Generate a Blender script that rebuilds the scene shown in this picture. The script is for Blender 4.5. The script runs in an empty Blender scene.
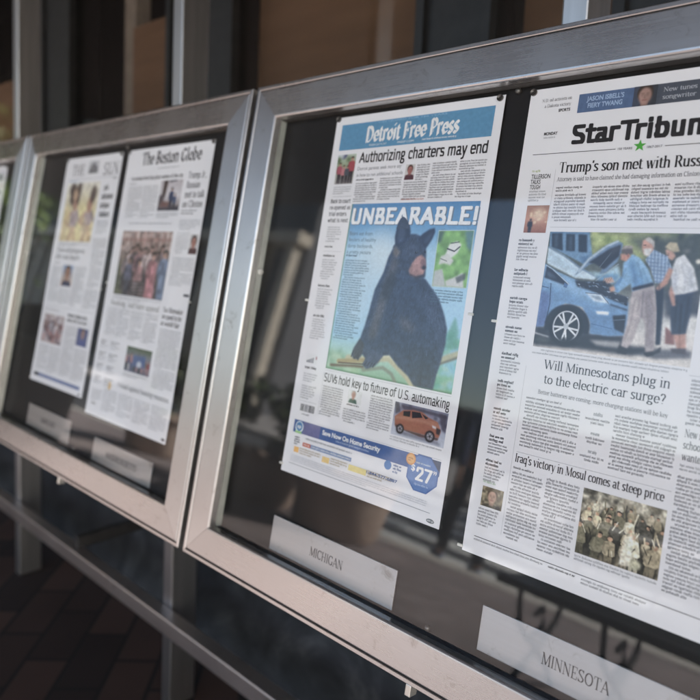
import bpy, math, random
import numpy as np
from mathutils import Vector, Matrix, geometry

rnd = random.Random(7)
nrs = np.random.RandomState(11)
S = bpy.context.scene
COL = S.collection

# ------------------------------------------------------------------ camera, world, sun, exposure
G0 = 0.70                                   # height of the display openings above the pavement
TILT = 0.169037                             # the display faces lean back
UPV = Vector((0, math.sin(TILT), math.cos(TILT)))
NV = Vector((0, -math.cos(TILT), math.sin(TILT)))
yaw, pitch, roll = 0.73777, -0.0958846, 0.0443877
fw = Vector((-math.sin(yaw) * math.cos(pitch), math.cos(yaw) * math.cos(pitch), math.sin(pitch)))
r0 = Vector((math.cos(yaw), math.sin(yaw), 0)); u0 = r0.cross(fw)
cr = r0 * math.cos(roll) + u0 * math.sin(roll)
cu = u0 * math.cos(roll) - r0 * math.sin(roll)
cam = bpy.data.cameras.new('camera'); camo = bpy.data.objects.new('camera', cam); COL.objects.link(camo)
M = Matrix.Identity(4)
for i in range(3):
    M[i][0] = cr[i]; M[i][1] = cu[i]; M[i][2] = -fw[i]
M.translation = Vector((0.826941, -0.599798, 0.440314 + G0))
camo.matrix_world = M
cam.sensor_width = 36; cam.lens = 36 * 658.8 / 700
cam.shift_y = -(350 - 315.757) / 700
cam.clip_start = 0.02; cam.clip_end = 2000
cam.dof.use_dof = True; cam.dof.focus_distance = 0.76; cam.dof.aperture_fstop = 3.5
S.camera = camo

SUN_EL, SUN_AZ = math.radians(34), math.radians(135)      # azimuth clockwise from +Y
w = bpy.data.worlds.new('World'); S.world = w; w.use_nodes = True
nt = w.node_tree
sky = nt.nodes.new('ShaderNodeTexSky'); sky.sky_type = 'NISHITA'; sky.sun_disc = False
sky.sun_elevation = SUN_EL; sky.sun_rotation = SUN_AZ
bg = nt.nodes['Background']; bg.inputs['Strength'].default_value = 0.085
nt.links.new(sky.outputs[0], bg.inputs[0])
sl = bpy.data.lights.new('sun', 'SUN'); sl.energy = 5.0; sl.angle = math.radians(0.5); sl.color = (1, .965, .92)
so = bpy.data.objects.new('sun', sl); COL.objects.link(so)
sd = Vector((math.sin(SUN_AZ) * math.cos(SUN_EL), math.cos(SUN_AZ) * math.cos(SUN_EL), math.sin(SUN_EL)))
so.rotation_euler = sd.to_track_quat('Z', 'Y').to_euler()
S.view_settings.view_transform = 'Standard'; S.view_settings.look = 'None'
S.view_settings.exposure = 2.4; S.view_settings.gamma = 1; S.view_settings.use_curve_mapping = False
S.cycles.use_denoising = True
S.cycles.max_bounces = 12; S.cycles.diffuse_bounces = 5; S.cycles.glossy_bounces = 6
S.cycles.transparent_max_bounces = 24; S.cycles.sample_clamp_indirect = 6.0
S.cycles.blur_glossy = 0.4

# ------------------------------------------------------------------ materials
MATS = {}
def lin(c):
    return tuple(((v / 12.92) if v <= .04045 else ((v + .055) / 1.055) ** 2.4) for v in c)
def newmat(name):
    m = bpy.data.materials.new(name); m.use_nodes = True
    return m, m.node_tree, m.node_tree.nodes['Principled BSDF']
def nd(t, typ, **kw):
    n = t.nodes.new(typ)
    for k, v in kw.items():
        if k in n.inputs: n.inputs[k].default_value = v
        else: setattr(n, k, v)
    return n
def mapped(t, scale, coord='Object', rot=(0, 0, 0)):
    tc = nd(t, 'ShaderNodeTexCoord'); mp = nd(t, 'ShaderNodeMapping')
    mp.inputs['Scale'].default_value = scale; mp.inputs['Rotation'].default_value = rot
    t.links.new(tc.outputs[coord], mp.inputs['Vector'])
    return mp.outputs[0]
def ramp(t, fac, stops):
    r = nd(t, 'ShaderNodeValToRGB'); e = r.color_ramp.elements
    while len(e) < len(stops): e.new(.5)
    for el, (p, c) in zip(e, stops):
        el.position = p; el.color = (*c, 1)
    t.links.new(fac, r.inputs[0]); return r.outputs[0]
def mat(name, col, rough=.6, metal=0., var=.12, scale=30., spec=.4, bump=0., stretch=(1, 1, 1)):
    """a plain surface with some procedural unevenness in colour and gloss"""
    if name in MATS: return MATS[name]
    m, t, b = newmat(name)
    n = nd(t, 'ShaderNodeTexNoise', Scale=scale, Detail=5.0)
    t.links.new(mapped(t, stretch), n.inputs['Vector'])
    lo = tuple(max(0, c * (1 - var)) for c in col); hi = tuple(min(1, c * (1 + var)) for c in col)
    t.links.new(ramp(t, n.outputs['Fac'], [(.3, lo), (.7, hi)]), b.inputs['Base Color'])
    b.inputs['Roughness'].default_value = rough; b.inputs['Metallic'].default_value = metal
    b.inputs['Specular IOR Level'].default_value = spec
    if bump:
        bn = nd(t, 'ShaderNodeBump', Strength=bump, Distance=.004)
        t.links.new(n.outputs['Fac'], bn.inputs['Height']); t.links.new(bn.outputs[0], b.inputs['Normal'])
    MATS[name] = m; return m
def steel(name, spread, brush, rough=.34, col=(.60, .575, .56)):
    """brushed stainless steel; spread = direction across the brushing"""
    m, t, b = newmat(name)
    n = nd(t, 'ShaderNodeTexNoise', Scale=1.0, Detail=6.0, Roughness=.65)
    t.links.new(mapped(t, brush), n.inputs['Vector'])
    n2 = nd(t, 'ShaderNodeTexNoise', Scale=9.0, Detail=4.0)
    t.links.new(mapped(t, (1, 1, 1)), n2.inputs['Vector'])
    mix = nd(t, 'ShaderNodeMix', data_type='FLOAT'); mix.inputs[0].default_value = .5
    t.links.new(n.outputs['Fac'], mix.inputs[2]); t.links.new(n2.outputs['Fac'], mix.inputs[3])
    n3 = nd(t, 'ShaderNodeTexNoise', Scale=26.0, Detail=7.0, Roughness=.75, Distortion=.8); t.links.new(mapped(t, (1, 1, 1)), n3.inputs['Vector'])
    lo = tuple(c * .94 for c in col); hi = tuple(min(1, c * 1.04) for c in col)
    mm_ = nd(t, 'ShaderNodeMix', data_type='RGBA', blend_type='MULTIPLY'); mm_.inputs[0].default_value = 1
    t.links.new(ramp(t, mix.outputs[0], [(.35, lo), (.65, hi)]), mm_.inputs[6]); t.links.new(ramp(t, n3.outputs['Fac'], [(.30, (.70, .67, .64)), (.42, (1, 1, 1))]), mm_.inputs[7])
    t.links.new(mm_.outputs[2], b.inputs['Base Color'])
    mr = nd(t, 'ShaderNodeMapRange'); mr.inputs[1].default_value = .3; mr.inputs[2].default_value = .7
    mr.inputs[3].default_value = rough - .03; mr.inputs[4].default_value = rough + .05
    t.links.new(mix.outputs[0], mr.inputs[0]); t.links.new(mr.outputs[0], b.inputs['Roughness'])
    b.inputs['Metallic'].default_value = 1; b.inputs['Anisotropic'].default_value = .55
    cx = nd(t, 'ShaderNodeCombineXYZ')
    for i in range(3): cx.inputs[i].default_value = spread[i]
    t.links.new(cx.outputs[0], b.inputs['Tangent'])
    bn = nd(t, 'ShaderNodeBump', Strength=.008, Distance=.0001)
    t.links.new(n.outputs['Fac'], bn.inputs['Height']); t.links.new(bn.outputs[0], b.inputs['Normal'])
    MATS[name] = m; return m
STEEL_H = steel('steel_brushed_along', UPV, (6, 900, 900), rough=.27)
STEEL_V = steel('steel_brushed_upright', (1, 0, 0), (900, 900, 6))
STEEL_POST = mat('satin_post', (.44, .425, .425), .40, metal=1.0, var=.12, scale=1, stretch=(60, 60, 3))
STEEL_RAIL = steel('steel_rail', (0, 0, 1), (5, 700, 700), rough=.36, col=(.66, .60, .57))
BLACK = mat('black_board', (.006, .0056, .006), .5, var=.25, scale=6, spec=.25)
RUBBER = mat('black_gasket', (.012, .012, .012), .6, spec=.2)
LINING = mat('lining_grey', (.34, .35, .31), .45, var=.2, scale=20)
DARKSTEEL = mat('dark_steel', (.03, .027, .026), .6, metal=.2, var=.2)
PINW = mat('pin_white', (.62, .6, .55), .35)
PIND = mat('pin_steel', (.16, .15, .14), .35, metal=.8)
PLATE = steel('plate_satin', (0, 0, 1), (5, 300, 300), rough=.42, col=(.56, .55, .55))
LETTER = mat('plate_lettering', (.035, .034, .036), .5)

def glass_mat():
    m = bpy.data.materials.new('clear_glass'); m.use_nodes = True; t = m.node_tree; t.nodes.clear()
    out = nd(t, 'ShaderNodeOutputMaterial'); mx = nd(t, 'ShaderNodeMixShader')
    tr = nd(t, 'ShaderNodeBsdfTransparent'); tr.inputs[0].default_value = (.965, .969, .968, 1)
    gl = nd(t, 'ShaderNodeBsdfGlossy', Roughness=0.0); gl.inputs[0].default_value = (1, 1, 1, 1)
    ge = nd(t, 'ShaderNodeNewGeometry')
    dt = nd(t, 'ShaderNodeVectorMath', operation='DOT_PRODUCT')
    t.links.new(ge.outputs['Normal'], dt.inputs[0]); t.links.new(ge.outputs['Incoming'], dt.inputs[1])
    ab = nd(t, 'ShaderNodeMath', operation='ABSOLUTE'); t.links.new(dt.outputs['Value'], ab.inputs[0])
    om = nd(t, 'ShaderNodeMath', operation='SUBTRACT'); om.inputs[0].default_value = 1; t.links.new(ab.outputs[0], om.inputs[1])
    pw = nd(t, 'ShaderNodeMath', operation='POWER'); t.links.new(om.outputs[0], pw.inputs[0]); pw.inputs[1].default_value = 4.6
    ma = nd(t, 'ShaderNodeMath', operation='MULTIPLY_ADD'); t.links.new(pw.outputs[0], ma.inputs[0])
    ma.inputs[1].default_value = .9; ma.inputs[2].default_value = .051
    t.links.new(ma.outputs[0], mx.inputs[0]); t.links.new(tr.outputs[0], mx.inputs[1]); t.links.new(gl.outputs[0], mx.inputs[2])
    # a thin uneven film of dust and finger marks on the outside
    tc = nd(t, 'ShaderNodeTexCoord'); n1 = nd(t, 'ShaderNodeTexNoise', Scale=7.0, Detail=8.0, Roughness=.7, Distortion=1.2); t.links.new(tc.outputs['Object'], n1.inputs['Vector'])
    mr = nd(t, 'ShaderNodeMapRange'); mr.inputs[1].default_value = .5; mr.inputs[2].default_value = .8; mr.inputs[3].default_value = .0; mr.inputs[4].default_value = .012
    t.links.new(n1.outputs['Fac'], mr.inputs[0]); df = nd(t, 'ShaderNodeBsdfDiffuse'); df.inputs[0].default_value = (.6, .6, .6, 1)
    m2 = nd(t, 'ShaderNodeMixShader'); t.links.new(mr.outputs[0], m2.inputs[0]); t.links.new(mx.outputs[0], m2.inputs[1]); t.links.new(df.outputs[0], m2.inputs[2])
    t.links.new(m2.outputs[0], out.inputs[0]); return m
GLASS = glass_mat()
def clear_mat():
    m = bpy.data.materials.new('glass_back'); m.use_nodes = True; t = m.node_tree; t.nodes.clear()
    out = nd(t, 'ShaderNodeOutputMaterial'); tr = nd(t, 'ShaderNodeBsdfTransparent')
    tr.inputs[0].default_value = (.985, .99, .987, 1); t.links.new(tr.outputs[0], out.inputs[0]); return m
GLASSB = clear_mat()

def paper_mat():
    m, t, b = newmat('newsprint')
    n = nd(t, 'ShaderNodeTexNoise', Scale=7.0, Detail=6.0)
    t.links.new(mapped(t, (1, 1, 1)), n.inputs['Vector'])
    t.links.new(ramp(t, n.outputs['Fac'], [(.3, (.748, .738, .765)), (.7, (.80, .788, .812))]), b.inputs['Base Color'])
    b.inputs['Roughness'].default_value = .75; b.inputs['Specular IOR Level'].default_value = .2
    return m
PAPER = paper_mat()
def print_mat():
    m, t, b = newmat('printed_picture')
    a = nd(t, 'ShaderNodeVertexColor', layer_name='print')
    t.links.new(a.outputs[0], b.inputs['Base Color'])
    b.inputs['Roughness'].default_value = .65; b.inputs['Specular IOR Level'].default_value = .25
    return m
PRINT = print_mat()
def ink(hexs, k=1.0):
    name = 'ink_' + hexs
    if name in MATS: return MATS[name]
    c = lin(tuple(int(hexs[i:i + 2], 16) / 255 for i in (0, 2, 4)))
    return mat(name, tuple(min(.8, v * k) for v in c), .65, var=.08, scale=200, spec=.2)

# ------------------------------------------------------------------ mesh helpers
class MB:
    def __init__(s): s.v = []; s.f = []; s.mi = []; s.sm = []
    def add(s, vs, fs, mi=0, smooth=False):
        o = len(s.v); s.v += [tuple(v) for v in vs]
        for f in fs: s.f.append(tuple(i + o for i in f)); s.mi.append(mi); s.sm.append(smooth)
    def box(s, x0, x1, y0, y1, z0, z1, mi=0):
        vs = [(x, y, z) for z in (z0, z1) for y in (y0, y1) for x in (x0, x1)]
        s.add(vs, [(0, 2, 3, 1), (4, 5, 7, 6), (0, 1, 5, 4), (2, 6, 7, 3), (0, 4, 6, 2), (1, 3, 7, 5)], mi)
    def tube(s, pts, rad, n=10, mi=0, caps=True):
        pts = [Vector(p) for p in pts]
        rads = rad if isinstance(rad, (list, tuple)) else [rad] * len(pts)
        vs = []; fs = []
        for i, p in enumerate(pts):
            d = (pts[min(i + 1, len(pts) - 1)] - pts[max(i - 1, 0)]).normalized()
            a = d.cross(Vector((0, 0, 1)) if abs(d.z) < .9 else Vector((1, 0, 0))).normalized(); b = d.cross(a)
            for k in range(n):
                q = 2 * math.pi * k / n
                vs.append(p + (a * math.cos(q) + b * math.sin(q)) * rads[i])
        for i in range(len(pts) - 1):
            for k in range(n):
                fs.append((i * n + k, i * n + (k + 1) % n, (i + 1) * n + (k + 1) % n, (i + 1) * n + k))
        if caps: fs += [tuple(range(n)), tuple(range((len(pts) - 1) * n, len(pts) * n))[::-1]]
        s.add(vs, fs, mi, True)
    def ball(s, c, r, n=10, m=6, sz=1, mi=0):
        vs = []; fs = []
        for j in range(m + 1):
            th = math.pi * j / m
            for k in range(n):
                ph = 2 * math.pi * k / n
                vs.append((c[0] + r * math.sin(th) * math.cos(ph), c[1] + r * math.sin(th) * math.sin(ph), c[2] + r * sz * math.cos(th)))
        for j in range(m):
            for k in range(n):
                fs.append((j * n + k, (j + 1) * n + k, (j + 1) * n + (k + 1) % n, j * n + (k + 1) % n))
        s.add(vs, fs, mi, True)
    def build(s, name, mats, parent=None, bevel=0):
        me = bpy.data.meshes.new(name); me.from_pydata(s.v, [], s.f); me.update()
        for m in (mats if isinstance(mats, (list, tuple)) else [mats]): me.materials.append(m)
        me.polygons.foreach_set('material_index', s.mi); me.polygons.foreach_set('use_smooth', s.sm)
        o = bpy.data.objects.new(name, me); COL.objects.link(o)
        if parent: o.parent = parent
        if bevel:
            b = o.modifiers.new('bevel', 'BEVEL'); b.width = bevel; b.segments = 2; b.limit_method = 'ANGLE'
        return o
def tag(o, label=None, cat=None, group=None, kind=None):
    if label: o['label'] = label
    if cat: o['category'] = cat
    if group: o['group'] = group
    if kind: o['kind'] = kind
    return o
def thing(name, loc=(0, 0, 0), rot=(0, 0, 0), label=None, cat=None, group=None):
    o = bpy.data.objects.new(name, None); COL.objects.link(o); o.empty_display_size = .1
    o.location = loc; o.rotation_euler = rot
    return tag(o, label, cat, group)
def onpanel(s, v, dep): return Vector((s, 0, G0)) + UPV * v - NV * dep

# ------------------------------------------------------------------ setting
def pavement_mat(name, c1, c2, mortar, scale, rough=.75, rot=0.0):
    m, t, b = newmat(name)
    v = mapped(t, (1, 1, 1), 'Object', (0, 0, rot))
    br = nd(t, 'ShaderNodeTexBrick', Scale=scale)
    br.inputs['Mortar Size'].default_value = .012; br.inputs['Bias'].default_value = 0
    br.inputs['Brick Width'].default_value = .5; br.inputs['Row Height'].default_value = .25
    br.inputs['Color1'].default_value = (*c1, 1); br.inputs['Color2'].default_value = (*c2, 1); br.inputs['Mortar'].default_value = (*mortar, 1)
    t.links.new(v, br.inputs['Vector'])
    n = nd(t, 'ShaderNodeTexNoise', Scale=3.0, Detail=8.0); t.links.new(v, n.inputs['Vector'])
    mx = nd(t, 'ShaderNodeMix', data_type='RGBA', blend_type='MULTIPLY'); mx.inputs[0].default_value = .8
    t.links.new(br.outputs[0], mx.inputs[6]); t.links.new(ramp(t, n.outputs[0], [(.25, (.6, .6, .6)), (.75, (1.15, 1.15, 1.15))]), mx.inputs[7])
    t.links.new(mx.outputs[2], b.inputs['Base Color']); b.inputs['Roughness'].default_value = rough
    bn = nd(t, 'ShaderNodeBump', Strength=.5, Distance=.004); t.links.new(br.outputs['Fac'], bn.inputs['Height']); bn.invert = True
    t.links.new(bn.outputs[0], b.inputs['Normal'])
    return m
def sheet(name, x0, x1, y0, y1, z, m, nx=1, ny=1):
    b = MB(); b.box(x0, x1, y0, y1, z - .25, z); o = b.build(name, m); tag(o, kind='structure'); return o
sheet('ground', -450, 450, -450, 450, -.16, mat('far_ground', (.2, .19, .17), .9, scale=.3))
sheet('pavement', -60, 60, -4.25, .66, 0, pavement_mat('brick_pavement', (.24, .19, .178), (.305, .25, .24), (.275, .255, .247), 2.4))
sheet('dark_paver_strip', -60, 60, -.18, .62, .004, pavement_mat('dark_pavers', (.015, .010, .010), (.066, .036, .028), (.011, .009, .008), 2.1, rot=.785))  # strip along the wall in much darker paver colours than the main pavement
sheet('kerb', -60, 60, -4.5, -4.25, .004, mat('kerb_stone', (.5, .47, .42), .8, scale=8))
sheet('road', -80, 80, -12, -4.5, -.13, mat('asphalt', (.055, .056, .058), .85, scale=25, var=.25))
b = MB()
for i in range(6): b.box(-7.5, -1.2, -5.5 - i * 1.15, -4.9 - i * 1.15, -.20, -.126)
tag(b.build('crosswalk_markings', mat('road_paint', (.7, .7, .66), .7)), kind='structure')
sheet('far_pavement', -80, 80, -40, -12, 0, mat('far_paving', (.36, .33, .3), .85, scale=2))

# the building behind the displays, with its deep overhang
bl = thing('office_building', (0, 0, 0), label='dark stone fronted building with bronze framed windows behind the display cases', cat='building')
def granite():
    m, t, b = newmat('dark_granite')
    v = mapped(t, (1, 1, 1))
    n = nd(t, 'ShaderNodeTexNoise', Scale=3.2, Detail=9.0, Roughness=.68, Distortion=1.6); t.links.new(v, n.inputs['Vector'])
    t.links.new(ramp(t, n.outputs[0], [(.36, (.016, .017, .019)), (.55, (.036, .039, .043)), (.74, (.095, .10, .106))]), b.inputs['Base Color'])
    b.inputs['Roughness'].default_value = .4; return m
bb = MB(); bb.box(-14, 9, .45, .60, .0, .66)
bb.build('stone_base', granite(), bl)
BRONZE = mat('bronze_frame', (.022, .021, .021), .45, metal=.3, var=.2)
BLIND = mat('brown_blind', (.30, .165, .092), .75, var=.14, scale=3, stretch=(1, 1, 6))
WG = bpy.data.materials.new('window_glass'); WG.use_nodes = True
def wglass():
    t = WG.node_tree; t.nodes.clear(); out = nd(t, 'ShaderNodeOutputMaterial'); mx = nd(t, 'ShaderNodeMixShader'); mx.inputs[0].default_value = .06
    tr = nd(t, 'ShaderNodeBsdfTransparent'); tr.inputs[0].default_value = (.8, .8, .8, 1); gl = nd(t, 'ShaderNodeBsdfGlossy', Roughness=.02)
    t.links.new(tr.outputs[0], mx.inputs[1]); t.links.new(gl.outputs[0], mx.inputs[2]); t.links.new(mx.outputs[0], out.inputs[0])
wglass()
# window bays: (x0, x1 of the opening, blind x0, x1, blind top)
bays = [(-3.7, -2.02, -3.6, -2.5, 1.9), (-1.80, -1.075, -1.50, -1.085, 1.93), (-.775, -.075, -.77, -.085, 2.2), (.07, .36, .105, .36, 2.2), (.46, 1.35, .7, 1.35, 2.2), (1.6, 2.6, 1.7, 2.5, 2.0)]
prev = -14
wl = MB()
for (x0, x1, bx0, bx1, bt) in bays:
    wl.box(prev, x0, .60, .72, .804, 3.4); wl.box(x0, x1, .60, .72, 2.6, 3.4)
    wf = MB(); e = .022
    wf.box(x0, x0 + e, .585, .64, .804, 2.6); wf.box(x1 - e, x1, .585, .64, .804, 2.6); wf.box(x0 + e, x1 - e, .585, .64, .804, .84); wf.box(x0 + e, x1 - e, .585, .64, 2.56, 2.6)
    f = wf.build('window', BRONZE, bl)
    g = MB(); g.box(x0 + e, x1 - e, .612, .618, .84, 2.56); g.build('pane', WG, f)
    d = MB(); d.box(bx0, bx1, .70, .706, .80, bt); d.build('blind', BLIND, f)
    prev = x1
wl.box(prev, 9, .60, .72, .804, 3.4); wl.box(-14, 9, .585, .72, .664, .80)
wl.build('wall', BRONZE, bl)
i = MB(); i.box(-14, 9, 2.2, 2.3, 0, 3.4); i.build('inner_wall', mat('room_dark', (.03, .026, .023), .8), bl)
b = MB(); b.box(-1.60, -1.52, .72, .78, .80, 2.08); b.build('curtain', mat('beige_curtain', (.42, .33, .26), .8), bl)
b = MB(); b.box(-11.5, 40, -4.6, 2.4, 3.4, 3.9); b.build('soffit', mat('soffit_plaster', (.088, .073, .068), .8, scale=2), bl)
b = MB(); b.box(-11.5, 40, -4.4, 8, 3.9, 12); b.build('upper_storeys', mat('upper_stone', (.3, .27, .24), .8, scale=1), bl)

# upright posts, the low rail and its brackets
for px, lb in ((.446, 'stainless post behind the middle of the nearest display case'), (-.485, 'stainless post behind the middle of the case with two blurred front pages'), (-1.398, 'stainless post at the far left behind the farthest display case')):
    p = thing('support_post', (px, .25, 0), label=lb, cat='post', group='stainless posts behind the display cases')
    b = MB(); b.box(-.037, 0, 0, .072, .0045, 3.398); b.build('post_shaft', STEEL_POST, p, bevel=.003)
b = MB(); b.box(-6, 3, .214, .2495, .226, .268)
tag(b.build('low_rail', STEEL_RAIL, bevel=.0035), 'long brushed steel rail running below the display cases', 'rail')
for x, lb in ((-.945, 'short dark bracket from the low rail to the stone wall, near the far left post'),):
    b = MB(); b.box(x - .012, x + .012, .232, .448, .2665, .300)
    tag(b.build('wall_bracket', DARKSTEEL, bevel=.002), lb, 'bracket')

# ------------------------------------------------------------------ display cases
CW, CH = .796, .66
def bar(b, side, prof, W=CW, H=CH, g=.0002):
    n = len(prof); A = []; B = []
    for t, y in prof:
        if side == 'b': A.append((-t + g, y, -t)); B.append((W + t - g, y, -t))
        if side == 't': A.append((-t + g, y, H + t)); B.append((W + t - g, y, H + t))
        if side == 'l': A.append((-t, y, -t + g)); B.append((-t, y, H + t - g))
        if side == 'r': A.append((W + t, y, -t + g)); B.append((W + t, y, H + t - g))
    fs = [(i, (i + 1) % n, n + (i + 1) % n, n + i) for i in range(n)] + [tuple(range(n)), tuple(range(n, 2 * n))[::-1]]
    b.add(A + B, fs)
def fixn(o):
    import bmesh
    bm = bmesh.new(); bm.from_mesh(o.data); bmesh.ops.recalc_face_normals(bm, faces=bm.faces); bm.to_mesh(o.data); bm.free()
def make_case(s0, label):
    c = thing('display_case', onpanel(s0, 0, 0), (-TILT, 0, 0), label, 'display case', 'row of slanted steel display cases')
    face = [(0, .013), (0, .0026), (.0007, .0012), (.0022, .0002), (.004, 0), (.0470, 0), (.0484, .0006), (.049, .002), (.049, .013)]
    for side, nm, m in (('t', 'frame_rail', STEEL_H), ('b', 'frame_rail', STEEL_H), ('l', 'frame_stile', STEEL_V), ('r', 'frame_stile', STEEL_V)):
        b = MB(); bar(b, side, face); fixn(b.build(nm, m, c))
    lip = [(.0502, .011), (.0502, .0012), (.0512, .0003), (.0555, .0003), (.0565, .0012), (.0565, .014), (.040, .014), (.040, .0135), (.0502, .0135)]
    for s, m in (('t', STEEL_H), ('b', STEEL_H), ('l', STEEL_V), ('r', STEEL_V)):
        b = MB(); bar(b, s, lip); fixn(b.build('frame_lip', m, c))
    # body tray
    b = MB(); q = .0555; d0, d1 = .0142, .105
    b.box(-q, -q + .004, d0, d1, -q, CH + q); b.box(CW + q - .004, CW + q, d0, d1, -q, CH + q)
    b.box(-q + .004, CW + q - .004, d0, d1, -q, -q + .004); b.box(-q + .004, CW + q - .004, d0, d1, CH + q - .004, CH + q)
    b.box(-q + .004, CW + q - .004, d1 - .004, d1, -q + .004, CH + q - .004)
    b.build('case_body', DARKSTEEL, c)
    b = MB(); b.box(-.045, CW + .045, .0262, .034, -.045, CH + .045); b.build('backing_board', BLACK, c)
    for x0, x1 in ((-.004, -.0002), (CW + .0002, CW + .004)):
        b = MB(); b.box(x0, x1, .0144, .026, 0, CH); b.build('side_lining', LINING, c)
    for z0, z1 in ((-.004, -.0002), (CH + .0002, CH + .004)):
        b = MB(); b.box(0, CW, .0144, .026, z0, z1); b.build('gasket', RUBBER, c)
    b = MB(); b.ball((.0015, .020, .412), .0048, 12, 8); b.build('stud', PINW, c)
    for x, z in ((CW / 2 + .02, CH - .004), (CW / 2 + .008, .004)):
        b = MB(); b.ball((x, .024, z), .004, 10, 6); b.build('screw', PIND, c)
    b = MB(); b.box(-.006, CW + .006, .0132, .0142, -.006, CH + .006, 1)
    b.mi[2] = 0
    b.build('glass_pane', [GLASS, GLASSB], c)
    b = MB(); b.box(CW / 2 + .004, CW / 2 + .012, .002, .016, -.0705, -.0568); b.build('latch', mat('latch_steel', (.7, .66, .6), .35, metal=.7), c, bevel=.001)
    return c
make_case(0, 'nearest steel display case, holding the black bear page and the blue car page')
make_case(-.923, 'middle steel display case, holding two slightly blurred front pages')
make_case(-1.846, 'farthest steel display case, cut off by the left edge of the photo')

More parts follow.
